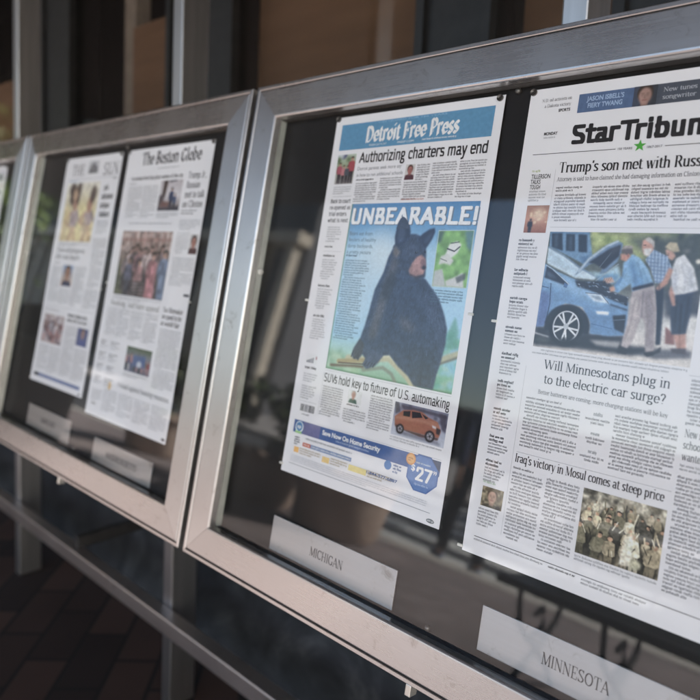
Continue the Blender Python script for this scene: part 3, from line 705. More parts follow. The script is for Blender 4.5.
p = Pic(14, 57.5, 50.5, 102, .55, (.8, .82, .8)); p.vgrad([(0, (.75, .8, .72)), (.35, (.62, .68, .55)), (1, (.7, .68, .68))])
for i in range(7): p.ell(rnd.uniform(14, 50), rnd.uniform(58, 70), 5, 4, rnd.choice([(.35, .45, .3), (.85, .88, .9), (.3, .32, .5)]), 1.5, .8)
for x, h, c in ((21, 31, (.72, .33, .4)), (29, 27, (.82, .5, .52)), (44, 39, (.7, .28, .32)), (36, 26, (.3, .32, .36))):
    p.figure(x, 101, h, c, (.2, .17, .2), soft=.5)
p.grain(); PD.picture('photograph', p)
PD.text('subheading', 'Detroit parents seek more say', 57, 138, 83, 5.2, KL); PD.text('subheading', 'in how to run additional schools', 57, 142, 92.6, 5.2, KL)
p = Pic(146, 79.5, 162, 101, .5, (.86, .84, .83)); face(p, 154, 87, 5.2, coat=(.35, .2, .24), skin=(.75, .45, .42), hair=(.3, .2, .18)); p.grain(); PD.picture('photograph', p)
PD.greek('byline', 57, 92, 95.4, 99.6, 3.6, K, 1.3, last=1)
for (x0, x1, y0) in ((57.5, 99, 101), (103, 143, 95.5), (146.5, 186.5, 103), (190.5, 229, 79), (232.5, 272, 79)):
    PD.greek('text_column', x0, x1, y0, 129.5, 3.25, KG)
PD.greek('text_column', 165, 186.5, 80, 102, 3.25, KG)
PD.greek('jump_line', 146, 190, 126.3, 130, 3.2, ink('b8604a'), last=.9)
# left-hand strip
yy = 105
PD.greek('caption', 14, 50, yy, 119, 3.2, KL)
for (y0, y1, kind) in ((122, 163, 'h'), (165, 190, 't'), (194, 198, 'b'), (207, 214, 'h2'), (214, 246, 't'), (252, 258, 'h2'), (258, 291, 't'), (297, 303, 'h2'), (303, 336, 't'), (374, 380, 'h2'), (384, 398, 't'), (402, 424, 't')):
    if kind == 'h':
        for k, (tx, x1_) in enumerate((('Back to court', 53), ('re-opened as', 55), ('trial enters', 49), ('what is next', 54))): PD.text('story_heading', tx, 13, x1_, 130.5 + k * 9.6, 6, KG, 'grot', .12)
    elif kind == 'h2': PD.greek('story_heading', 15, 42, y0, y1, 5.2, K, 1.2, just=False, last=.9)
    elif kind == 'b': PD.greek('byline', 15, 32, y0, y1, 4, K, 1.4, last=1)
    else: PD.greek('text_column', 15, 47, y0, y1, 3.5, KL, just=False)
PD.rules([(14, 120.4, 53, 120.8), (14, 202.6, 50, 202.9), (14, 425.6, 50, 425.9), (55.2, 378, 55.5, 440)], KL)
b_ = []; x = 19.5
while x < 48: wd_ = rnd.choice((.4, .7, 1.1)); b_.append((x, 430, x + wd_, 440.5)); x += wd_ + rnd.choice((.4, .6, .8))
PD.rects('barcode', b_, KG); PD.greek('barcode_caption', 24, 40, 443, 447, 3.4, KG, last=1)
p = Pic(16, 356, 38, 370, .6, (.93, .93, .94)); 
for i in range(5): p.poly([(17 + i * 3, 369), (17 + i * 3, 366 - i * 1.2), (19 + i * 3, 366 - i * 1.2), (19 + i * 3, 369)], (.35, .36, .42))
p.ell(36, 361, 1.2, 2.6, (.7, .35, .4)); PD.picture('small_chart', p)
# the bear feature
p = Pic(57.2, 132.3, 272, 372, .8, (.6, .7, .8))
p.vgrad([(0, (.36, .53, .69)), (.13, (.44, .61, .76)), (.28, (.68, .80, .88)), (.55, (.68, .81, .90)), (.78, (.66, .80, .88)), (.9, (.68, .80, .74)), (1, (.56, .70, .58))])
p.ell(125, 205, 38, 34, (.84, .87, .88), 16, .75); p.ell(95, 250, 36, 60, (.76, .83, .87), 14, .7)
for i in range(46): p.ell(rnd.uniform(57, 120), rnd.uniform(345, 374), rnd.uniform(4, 10), rnd.uniform(3, 8), rnd.choice([(.74, .82, .72), (.62, .74, .6), (.42, .58, .46), (.8, .86, .8)]), 3, .6)
for i in range(60): p.ell(rnd.uniform(243, 274), rnd.uniform(300, 372), rnd.uniform(3, 7), rnd.uniform(2, 6), rnd.choice([(.45, .68, .62), (.55, .74, .8), (.5, .7, .55), (.62, .78, .86), (.38, .6, .5)]), 2, .6)
p.poly([(260.8, 277), (253, 300), (257, 298), (249, 318), (272, 318), (267, 298), (270, 300)], (.42, .62, .55), 2, .75)
p.line([(57.6, 133), (57.6, 371.4), (272, 371.4)], 2.2, (.36, .52, .40), .5)
p.line([(96, 352), (118, 351), (150, 345), (168, 342), (184, 351), (203, 362), (215, 374)], 9.5, (.74, .72, .6), .7); p.line([(150, 342), (168, 339), (186, 348), (206, 359)], 3, (.86, .85, .74), .8)
p.line([(66, 366), (110, 361), (126, 360)], 3.4, (.42, .34, .27), .6); p.line([(79, 358.5), (120, 352), (150, 348)], 6, (.66, .6, .44), .6); p.line([(80, 360.5), (128, 356)], 1.8, (.36, .28, .22), .4); p.line([(126, 364), (160, 356), (176, 362), (184, 372)], 5, (.5, .5, .44), 1, .7)
p.line([(240, 339), (256, 330), (274, 322)], 8.5, (.72, .71, .6), .7); p.line([(241, 341), (258, 333.5), (274, 326)], 2.5, (.45, .44, .4), .6)
fur = (.245, .28, .365)
body = [(146, 196), (141, 207), (136.5, 228), (130, 243), (125.7, 253), (122, 280), (118, 303), (113, 322), (104, 338), (101.5, 346), (106, 351), (116, 351), (121, 343), (128, 348), (124, 357), (132, 362), (146, 356), (158, 340), (168, 338), (184, 350), (204, 361), (213.9, 371), (244, 371), (246, 352), (249.5, 335), (252.2, 312), (251, 293), (243.8, 276), (233, 258), (221, 246), (208, 234), (200, 230), (190, 200)]
bm_ = p.poly(body, fur, .9)
head = [(146, 192), (152, 186), (160, 179), (171, 175.5), (181, 175), (189, 177.5), (198, 186), (202, 197), (203.5, 208), (206, 224), (206.5, 231), (201, 235.5), (193, 236), (184, 232), (176, 226), (160, 226), (148, 212)]
bm2 = p.poly(head, (.25, .275, .345), .8)
for e in ([(150, 193), (146.4, 180), (147.5, 166), (151, 155), (154.5, 151.6), (161, 154), (168, 162), (171.7, 172), (172, 182), (163, 190)], [(186, 181), (193, 174), (202, 168.5), (209.9, 166.6), (211.4, 172), (208.5, 181), (204, 189), (200, 195)]):
    p.poly(e, (.2, .225, .3), .8)
p.poly([(152, 186), (150.5, 172), (154, 160), (160, 164), (164, 176), (160, 186)], (.3, .33, .41), 2, .8); p.poly([(196, 184), (204, 174), (208, 171), (206, 180), (201, 188)], (.28, .31, .39), 1.5, .8)
al = np.clip(bm_ + bm2, 0, 1)
p.put(p.blur(p.inside([(148, 206), (140, 240), (133, 275), (126, 312), (128, 322), (141, 318), (148, 280), (156, 240), (160, 212)]), 3) * .6 * al, (.42, .39, .38))  # brownish strip down the arm: a column's reflection put into the print colour
p.put(p.blur(p.inside([(149, 190), (147, 203), (155, 208), (160, 200)]), 2) * .8 * al, (.5, .46, .42))
p.put(p.blur(p.inside([(141, 238), (137, 260), (150, 268), (162, 240), (154, 226)]), 4) * .75 * al, (.16, .17, .2))
p.put(p.blur(p.inside([(158, 250), (152, 310), (160, 335), (176, 330), (172, 270)]), 5) * .5 * al, (.19, .215, .29))
p.put(p.blur(p.inside([(174, 285), (192, 287), (204, 300), (198, 306), (182, 302)]), 3) * .75 * al, (.44, .42, .44))
p.put(p.blur(p.inside([(205, 250), (232, 262), (247, 295), (248, 325), (236, 300)]), 6) * .5 * al, (.33, .36, .45))
p.put(p.blur(p.inside([(164, 260), (204, 262), (214, 330), (180, 345)]), 10) * .35 * al, (.19, .21, .28))
p.put(p.blur(p.inside([(196, 320), (244, 322), (242, 372), (214, 371)]), 6) * .45 * al, (.2, .21, .25))
p.put(p.blur(p.inside([(166, 190), (180, 186), (190, 196), (186, 206), (170, 208)]), 4) * .5 * al, (.34, .37, .45))
p.poly([(188.5, 205), (182, 214), (178, 224), (182, 230), (192, 232), (203, 228), (205, 220), (202.5, 207), (196, 202)], (.66, .52, .5), 1.1)
p.poly([(196, 206), (203, 209), (205.5, 217), (203, 222), (197, 219)], (.52, .4, .4), 1, .9); p.ell(202.5, 219, 3.2, 2.6, (.2, .18, .2), .6); p.line([(182, 229), (192, 232), (203, 229)], 1.8, (.24, .2, .22), .5)
p.ell(186.5, 199.5, 2.1, 1.5, (.08, .08, .1), .3); p.ell(187.2, 199, .6, .5, (.6, .62, .68), .1); p.ell(200.5, 198.5, 1.3, 1.2, (.1, .1, .12), .3)
p.line([(104, 340), (102, 349)], 1.5, (.12, .12, .14), .3); p.line([(109, 343), (108, 351)], 1.5, (.14, .13, .15), .3); p.line([(115, 344), (115, 352)], 1.5, (.14, .13, .15), .3)
p.poly([(104, 337), (113, 322), (122, 330), (121, 343), (114, 350), (105, 350)], (.28, .255, .26), 1.2, .75)
p.poly([(130, 346), (140, 336), (157, 338), (150, 352), (134, 360), (126, 357)], (.3, .33, .42), 1.5, .8)
for q in range(4): p.line([(128 + q * 5, 357 + q * .3), (131 + q * 5, 352)], 1.2, (.14, .14, .17), .3)
fur_strands(p, al, 1700, 100, 252, 150, 371, lambda x_, y_: 176 < x_ < 206 and 200 < y_ < 236)
p.shade(al, 5, .22); p.shade(al, 1.6, .16)
# inset of the broken feeder
p.poly([(217, 170), (269, 169), (270, 241), (219, 242)], (.52, .68, .42)); im = p.inside([(217, 170), (269, 169), (270, 241), (219, 242)])
p.shade(im, 7, .3); p.poly([(256, 169.5), (269, 169), (269.4, 196), (262, 190)], (.38, .5, .56), 2, .8); p.poly([(217, 170), (226, 170), (222, 186), (217.4, 186)], (.3, .36, .36), 1.5, .8)
p.poly([(236, 187), (247, 183), (254, 187), (250, 198), (240, 206), (232, 202)], (.86, .86, .85), .8); p.line([(234, 193), (245, 196), (252, 190)], 1.6, (.22, .22, .22), .3); p.line([(238, 186), (250, 184)], 1.2, (.3, .32, .3), .3)
p.poly([(226, 203), (236, 199), (246, 208), (242, 214), (232, 212), (224, 214)], (.82, .82, .8), .8); p.line([(226, 206), (236, 209)], .9, (.4, .42, .4), .2)
p.poly([(219.5, 222), (231, 219), (240, 241.5), (219.4, 241.6)], (.74, .75, .74), .5); p.poly([(240, 241), (238, 234), (254, 227), (262, 222), (266, 241)], (.8, .8, .79), .5); p.poly([(252, 229), (266, 222), (267, 230), (256, 236)], (.35, .36, .36), .6, .8)
p.line([(217, 170), (269, 169), (270, 241), (219, 242), (217, 170)], .9, (.75, .8, .82))
g_ = p.img.mean(axis=2, keepdims=True); p.img = g_ + (p.img - g_) * 1.15; p.img = np.clip((p.img - .52) * 1.22 + .52, 0, 1)
p.grain(.05); fe = PD.picture('feature_photograph', p)
PD.text('headline_shadow', 'UNBEARABLE!', 62.6, 272.2, 163.4, 23.6, ink('6f7d8c'), 'grot', .2, 3, fe, slant=.04)
PD.text('headline', 'UNBEARABLE!', 61, 270, 162.2, 23.6, ink('f4f3ef'), 'grot', .18, 4, fe, slant=.04)
# the ear overlaps the big headline, as printed
ear = Pic(146, 150.5, 172.5, 168, .5, (.215, .24, .31)); ear.shade(np.ones((ear.ny, ear.nx)), 3, .2)
PD.tris('ear_overprint', [(147.5, 166), (149, 160), (151.2, 155), (154.5, 151.4), (158, 152.3), (161.5, 154.5), (165.5, 159), (168.8, 164), (170.5, 168), (147.2, 169)], [(0, 9, 8), (0, 8, 7), (0, 7, 1), (1, 7, 6), (1, 6, 2), (2, 6, 5), (2, 5, 3), (3, 5, 4)], mat('ink_fur', (.034, .042, .070), .65, var=.3, scale=300), 5, fe)
for k, (tx, x1_) in enumerate((('Bears eat from', 106), ('feeders of healthy', 114), ('dump backyards,', 110), ('a pretty picture', 108))): PD.text('subheading', tx, 62, x1_, 178 + k * 8.9, 5.4, ink('66747f'), layer=2, parent=fe)
PD.greek('byline', 62, 84, 206, 211, 3.6, K, 1.3, layer=2, parent=fe, last=1)
PD.greek('text_column', 62, 110, 213, 331, 3.5, ink('55636f'), .9, layer=2, parent=fe, just=False)
PD.greek('caption', 219, 268, 245, 264, 3.6, ink('45586a'), layer=2, parent=fe)
PD.text('headline', 'SUVs hold key to future of U.S. automaking', 57.5, 272, 390.8, 12.2, K, 'grot', .11)
for (x0, x1, y0, y1) in ((58, 98, 396, 441), (102.5, 144, 420, 441), (147.5, 186, 394, 441)):
    PD.greek('text_column', x0, x1, y0, y1, 3.3, KG)
p = Pic(107, 394.5, 132, 412, .5, (.93, .93, .93)); face(p, 117, 400, 4.6, coat=(.2, .36, .33), skin=(.8, .58, .52), hair=(.72, .7, .66)); p.grain(); PD.picture('photograph', p)
PD.greek('byline', 107, 130, 413, 417, 3.4, K, 1.4, last=1)
SUV = dict(
 body=[(191.8, 414.6), (203.8, 404.4), (219.8, 401.3), (233.9, 401.2), (244.9, 406.0), (258.6, 408.8), (265.1, 419.3), (263.1, 427.7), (240.7, 428.4), (209.3, 428.7), (194.2, 426.2)],
 win=[(204.7, 405.6), (215.5, 403.5), (216.0, 410.8), (205.2, 411.4)], win2=[(217.7, 403.3), (231.0, 402.5), (235.2, 408.0), (219.4, 411.7)], wind=[(233.3, 403.3), (244.1, 406.7), (240.0, 409.1)],
 low=[(194.7, 424.0), (209.2, 428.2), (240.7, 428.4), (263.1, 427.7), (262.2, 430.8), (235.2, 432.1), (195.5, 427.8)],
 dark=[(189.8, 396.6), (196.3, 396.2), (200.2, 407.2), (192.2, 411.4)], dark2=[(259.0, 398.2), (270.8, 398.4), (272, 420.2), (265.5, 416.8)], dark3=[(198.1, 397.2), (270.8, 398.4), (270.5, 403.3), (241.6, 401.7), (204.4, 403.8)])
p = Pic(189.5, 395.5, 272.3, 438, .5, (.68, .7, .78)); p.vgrad([(0, (.5, .52, .62)), (.4, (.62, .64, .74)), (.7, (.72, .74, .82)), (1, (.8, .82, .88))])
for i in range(26): p.ell(rnd.uniform(190, 272), rnd.uniform(396, 412), 3, 3, rnd.choice([(.35, .35, .45), (.8, .8, .88), (.55, .5, .6), (.25, .24, .32)]), 1.2, .6)
for k in ('dark', 'dark2', 'dark3'): p.poly(SUV[k], (.25, .23, .3), 1.2, .8)
p.poly([(196, 430), (262, 432), (268, 436), (200, 435)], (.42, .42, .5), 1.5, .8)
p.poly(SUV['body'], (.66, .39, .31), .4); p.poly([(193, 414), (206, 411.8), (240, 410), (262, 413), (264, 417), (240, 414), (194, 417)], (.76, .52, .43), .8, .7); p.poly(SUV['low'], (.36, .27, .27), .5)
for k in ('win', 'win2', 'wind'): p.poly(SUV[k], (.13, .12, .16), .25)
p.poly([(244, 409), (258, 409.5), (262, 414), (250, 413)], (.72, .47, .38), .5); p.poly([(258, 416), (264.6, 417), (263.6, 424), (258.5, 423)], (.22, .18, .2), .5); p.poly([(251, 414), (257.5, 415), (257, 418), (252, 417)], (.85, .84, .86), .4)
for cx, cy, rx, ry in ((203.2, 428.6, 6.2, 6.2), (250, 428.4, 7.4, 7.2)):
    p.ell(cx, cy, rx, ry, (.13, .12, .14), .3); p.ell(cx, cy, rx * .66, ry * .66, (.62, .6, .64), .3); p.ell(cx, cy, rx * .2, ry * .2, (.2, .2, .22), .2)
    for q in range(5): p.line([(cx, cy), (cx + rx * .62 * math.cos(q * 1.257 + .3), cy + ry * .62 * math.sin(q * 1.257 + .3))], .7, (.25, .24, .27), .2)
p.grain(); PD.picture('photograph', p)
PD.greek('caption', 189, 271, 439.5, 447, 3.3, KL)
# advertisement
ad = PD.panel('advertisement', 12, 454.6, 272.5, 473, NAVY, 1)
PD.panel('banner_photo', 32, 454.6, 66, 473, ink('6f6f96'), 2, ad)
PD.text('banner_lettering', 'Save Now On Home Security', 71, 177, 465, 6.2, WHITE, 'sans', .03, 3, ad)
PD.greek('banner_lettering', 98, 160, 467, 472, 3.6, ink('a9bbd8'), layer=3, parent=ad, last=1)
c8 = lambda cx, cy, r, n, o=0, ry=None: [(cx + r * math.cos(o + 2 * math.pi * i / n), cy + (ry or r) * math.sin(o + 2 * math.pi * i / n)) for i in range(n)]
PD.poly('logo_disc', c8(24, 464, 8.2, 24), ink('dfe6ea'), 2, ad); PD.poly('logo_disc', c8(24, 463.5, 6.6, 24), ink('5b84b0'), 3, ad); PD.rects('logo_disc', [(17, 470, 30, 473.6)], ink('9cc48a'), 3, ad)
PD.text('logo_lettering', 'ap', 20, 28, 465.5, 5, WHITE, 'sans', .02, 4, ad)
PD.poly('badge', c8(248, 475.5, 25.5, 8, math.pi / 8, 24.5), ink('5470a6'), 2, ad)
PD.poly('badge', c8(248, 475.5, 23.6, 8, math.pi / 8, 22.6), ink('6482b6'), 3, ad)
PD.poly('badge_corner', [(259, 454.7), (272.3, 454.7), (272.3, 468)], ink('4a546c'), 4, ad)
PD.text('badge_lettering', '27', 238.5, 263, 485, 17, WHITE, 'grot', .16, 5, ad); PD.text('badge_lettering', '$', 230.5, 236.5, 474.5, 7.2, WHITE, 'sans', .02, 5, ad)
PD.text('badge_lettering', '99', 263.8, 269, 472.5, 4.5, WHITE, 'sans', .02, 5, ad)
PD.greek('badge_lettering', 238, 262, 488, 492, 3.6, ink('b9cbe6'), layer=5, parent=ad, last=1); PD.greek('badge_lettering', 236, 260, 462, 466, 3.4, ink('d8e2f2'), layer=5, parent=ad, last=1)
PD.poly('price_spot', c8(228, 461.5, 7.4, 22), ink('d69a62'), 6, ad); PD.poly('price_spot', c8(228, 461.5, 5.6, 22), ink('e2b27c'), 7, ad); PD.greek('price_spot', 224, 232, 459, 465, 2.8, ink('8a5228'), layer=8, parent=ad)
PD.greek('advert_text', 40, 131, 476, 481, 4.2, KL, layer=2, parent=ad, last=1)
PD.panel('colour_bar', 36, 484, 52, 489.5, ink('c8705a'), 2, ad); PD.panel('colour_bar', 52, 484, 131, 489.5, ink('7d8fb2'), 2, ad)
PD.greek('bar_lettering', 54, 130, 485, 489, 3.8, WHITE, layer=3, parent=ad, last=1); PD.greek('bar_lettering', 38, 51, 485, 489, 3.8, WHITE, layer=3, parent=ad, last=1)
for x0, x1, y0, c in ((20, 30, 493, 'e6b777'), (78, 92, 494, 'eec98e'), (128, 160, 493, 'e9d79a')): PD.panel('offer_box', x0, y0, x1, y0 + 8, ink(c), 2, ad)
for x0, x1 in ((32, 76), (94, 126), (162, 205)): PD.greek('advert_text', x0, x1, 492, 503, 3.4, ink('a5916a'), layer=2, parent=ad)
PD.greek('advert_text', 18, 30, 478, 490, 3.2, KG, 1.3, layer=2, parent=ad)
PD.poly('logo_disc', c8(193, 478, 6, 20), ink('4f79b0'), 2, ad); PD.greek('advert_text', 202, 216, 474, 486, 4.2, NAVY, 1.3, layer=2, parent=ad)
PD.text('phone_lettering', '1-844-577-6887', 160, 212, 497, 3.6, NAVY, 'sans', .02, 2, ad)
PD.greek('advert_text', 16, 262, 505, 516, 2.6, ink('b4b7be'), .8, layer=2, parent=ad)
PD.rules([(14, 518, 268, 518.7), (57, 452.5, 272, 452.8), (57, 374.4, 272, 374.7)], KL)
PD.poly('stamp', c8(270, 527.2, 6, 22, 0, 2.6), ink('6a6e72'), 1); PD.greek('stamp', 265.5, 275, 525.4, 529.4, 3.4, WHITE, layer=2, last=1)
for q in ((4, 2.5), (277, 3.5)): PD.pin(*q)
for q in ((282, 272), (-2.5, 278), (-1, 523)): PD.pin(*q, tab=True)

# ================================================================== page with the electric car
PS = Page(272, 545.5, onpanel(.4366, .6536, .0240), 'newspaper front page with a photo of people looking under the bonnet of a blue car', seed=8, fine=True)
PS.text('teaser', 'N.D. oil activists on', 16, 52, 16.5, 3.6, KG, 'serif', .075); PS.text('teaser', 'a Dakota victory', 20, 52, 23.4, 3.6, KG, 'serif', .075); PS.text('teaser', 'SPORTS', 38, 52, 30, 3.2, K, 'sans', .03)
tb = PS.panel('teaser_banner', 60.5, 12.6, 256, 34, ink('566a8c'), 1)
PS.panel('banner_end', 141, 12.6, 256, 34, ink('4c515c'), 2, tb)
PS.text('teaser_lettering', "JASON ISBELL'S", 70, 111, 21.6, 5, ink('9fb4d2'), 'sans', .03, 3, tb)
PS.text('teaser_lettering', 'FIERY TWANG', 72, 110, 29.4, 5, ink('9fb4d2'), 'sans', .03, 3, tb)
p = Pic(121, 12.6, 145, 34, .45, (.25, .28, .36)); p.poly([(133, 12), (146, 12), (146, 35), (136, 35)], (.2, .22, .26), 3)
face(p, 133, 22.5, 8.8, coat=(.07, .07, .08), skin=(.72, .55, .5), hair=(.22, .17, .14)); p.grain(); PS.picture('portrait', p, 4, tb)
PS.text('teaser_lettering', 'New tunes for the', 151, 206, 21.4, 4.4, ink('b9bcc4'), 'serif', .08, 3, tb); PS.text('teaser_lettering', 'songwriter', 151, 183, 29.2, 4.4, ink('b9bcc4'), 'serif', .08, 3, tb)
PS.greek('teaser_lettering', 187, 212, 24.6, 30, 4.6, WHITE, 1.4, layer=3, parent=tb, last=1)
ms = PS.text('masthead', 'StarTribune', 58.6, 209.5, 70, 22.4, ink('29282b'), 'grot', .2)
PS.text('date_lettering', 'MONDAY', 24.5, 41, 56.6, 3.4, K, 'sans', .03); PS.greek('date_lettering', 24.5, 41, 58, 62, 3.4, KL, last=1)
PS.rules([(14, 78.4, 110, 79.1), (160, 78.4, 254, 79.1)], K)
st_ = [(135 + (6.8 if i % 2 == 0 else 2.8) * math.sin(i * math.pi / 5), 77 - (6.8 if i % 2 == 0 else 2.8) * math.cos(i * math.pi / 5)) for i in range(10)]
PS.poly('star_emblem', st_, ink('4fa344'), 2)
PS.text('motto_lettering', '150 YEARS', 112.5, 127.5, 80, 2.4, KG, 'sans', .01); PS.text('motto_lettering', '1867-2017', 142.5, 157.5, 80, 2.4, KG, 'sans', .01)
PS.text('headline', "Trump's son met with Russian lawyer", 49.5, 253, 101.6, 11.6, K, 'serif', .12)
PS.text('subheading', 'Attorney is said to have claimed she had damaging information on Clinton', 48.6, 196.5, 111.6, 4.6, KG, 'serif', .075)
PS.text('subheading', 'before meeting', 199.5, 232, 111.6, 4.6, KG, 'serif', .075)
PS.greek('story_heading', 16.5, 30, 97, 101.5, 3.4, ink('9fae6a'), just=False, last=.8)
for k, tx in enumerate(('TILLERSON', 'TALKS', 'TOUGH')):
    PS.text('story_heading', tx, 16.6, (40, 29, 29.5)[k], 107.5 + k * 6.2, 5.0, K, 'sans', .01)
PS.greek('text_column', 16.5, 42, 121, 137, 3.5, KL, just=False)
p = Pic(17, 139, 44.5, 171, .5, (.8, .55, .4)); p.vgrad([(0, (.66, .45, .33)), (.5, (.86, .6, .48)), (1, (.62, .36, .26))]); p.ell(33, 150, 7, 7, (.97, .85, .72), 4)
for i in range(12): p.ell(rnd.uniform(22, 43), rnd.uniform(142, 160), rnd.uniform(.8, 2), rnd.uniform(.8, 2), (.98, .88, .7), .6, .7)
p.figure(24, 172, 17, (.13, .1, .12), (.1, .08, .1), skin=(.2, .14, .14)); p.grain(); PS.picture('photograph', p)
for i, y0 in enumerate((175, 210, 243, 277, 308, 340, 372, 404, 432)):
    PS.greek('story_heading', 13, 36, y0 + 3, y0 + 12, 4.4, K, 1.35, just=False, last=.8)
    PS.greek('text_column', 13, 40, y0 + 12, y0 + (27 if i % 2 else 29), 3.5, KG, just=False)
PS.greek('byline', 14, 32, 460, 464, 3.6, ink('8fae86'), last=1)
p = Pic(14.5, 466.5, 41.5, 489, .5, (.55, .5, .4)); p.shade(np.ones((p.ny, p.nx)), 3, .8); face(p, 28, 476, 7, coat=(.3, .28, .22), skin=(.83, .66, .56), hair=(.32, .26, .2)); p.line([(19, 469.5), (36, 468)], 3, (.42, .36, .26), .5); p.ell(37, 487, 3.2, 2.2, (.12, .1, .1), .4)
p.grain(); PS.picture('photograph', p)
PS.greek('text_column', 13, 40, 491, 514, 3.6, KG, just=False)
for (x0, x1, y0) in ((49, 87, 126), (91, 130.5, 118), (133, 171.5, 118), (175, 212, 118), (216, 254, 118)):
    PS.greek('text_column', x0, x1, y0, 160, 3.6, KG, last=.8)
PS.greek('byline', 49, 80, 117.5, 125.5, 3.5, K, last=.7)
PS.rules([(49, 164, 254, 164.3), (45.2, 97, 45.4, 514), (49, 419, 212, 419.3), (212.6, 307, 254, 307.3)], KL)
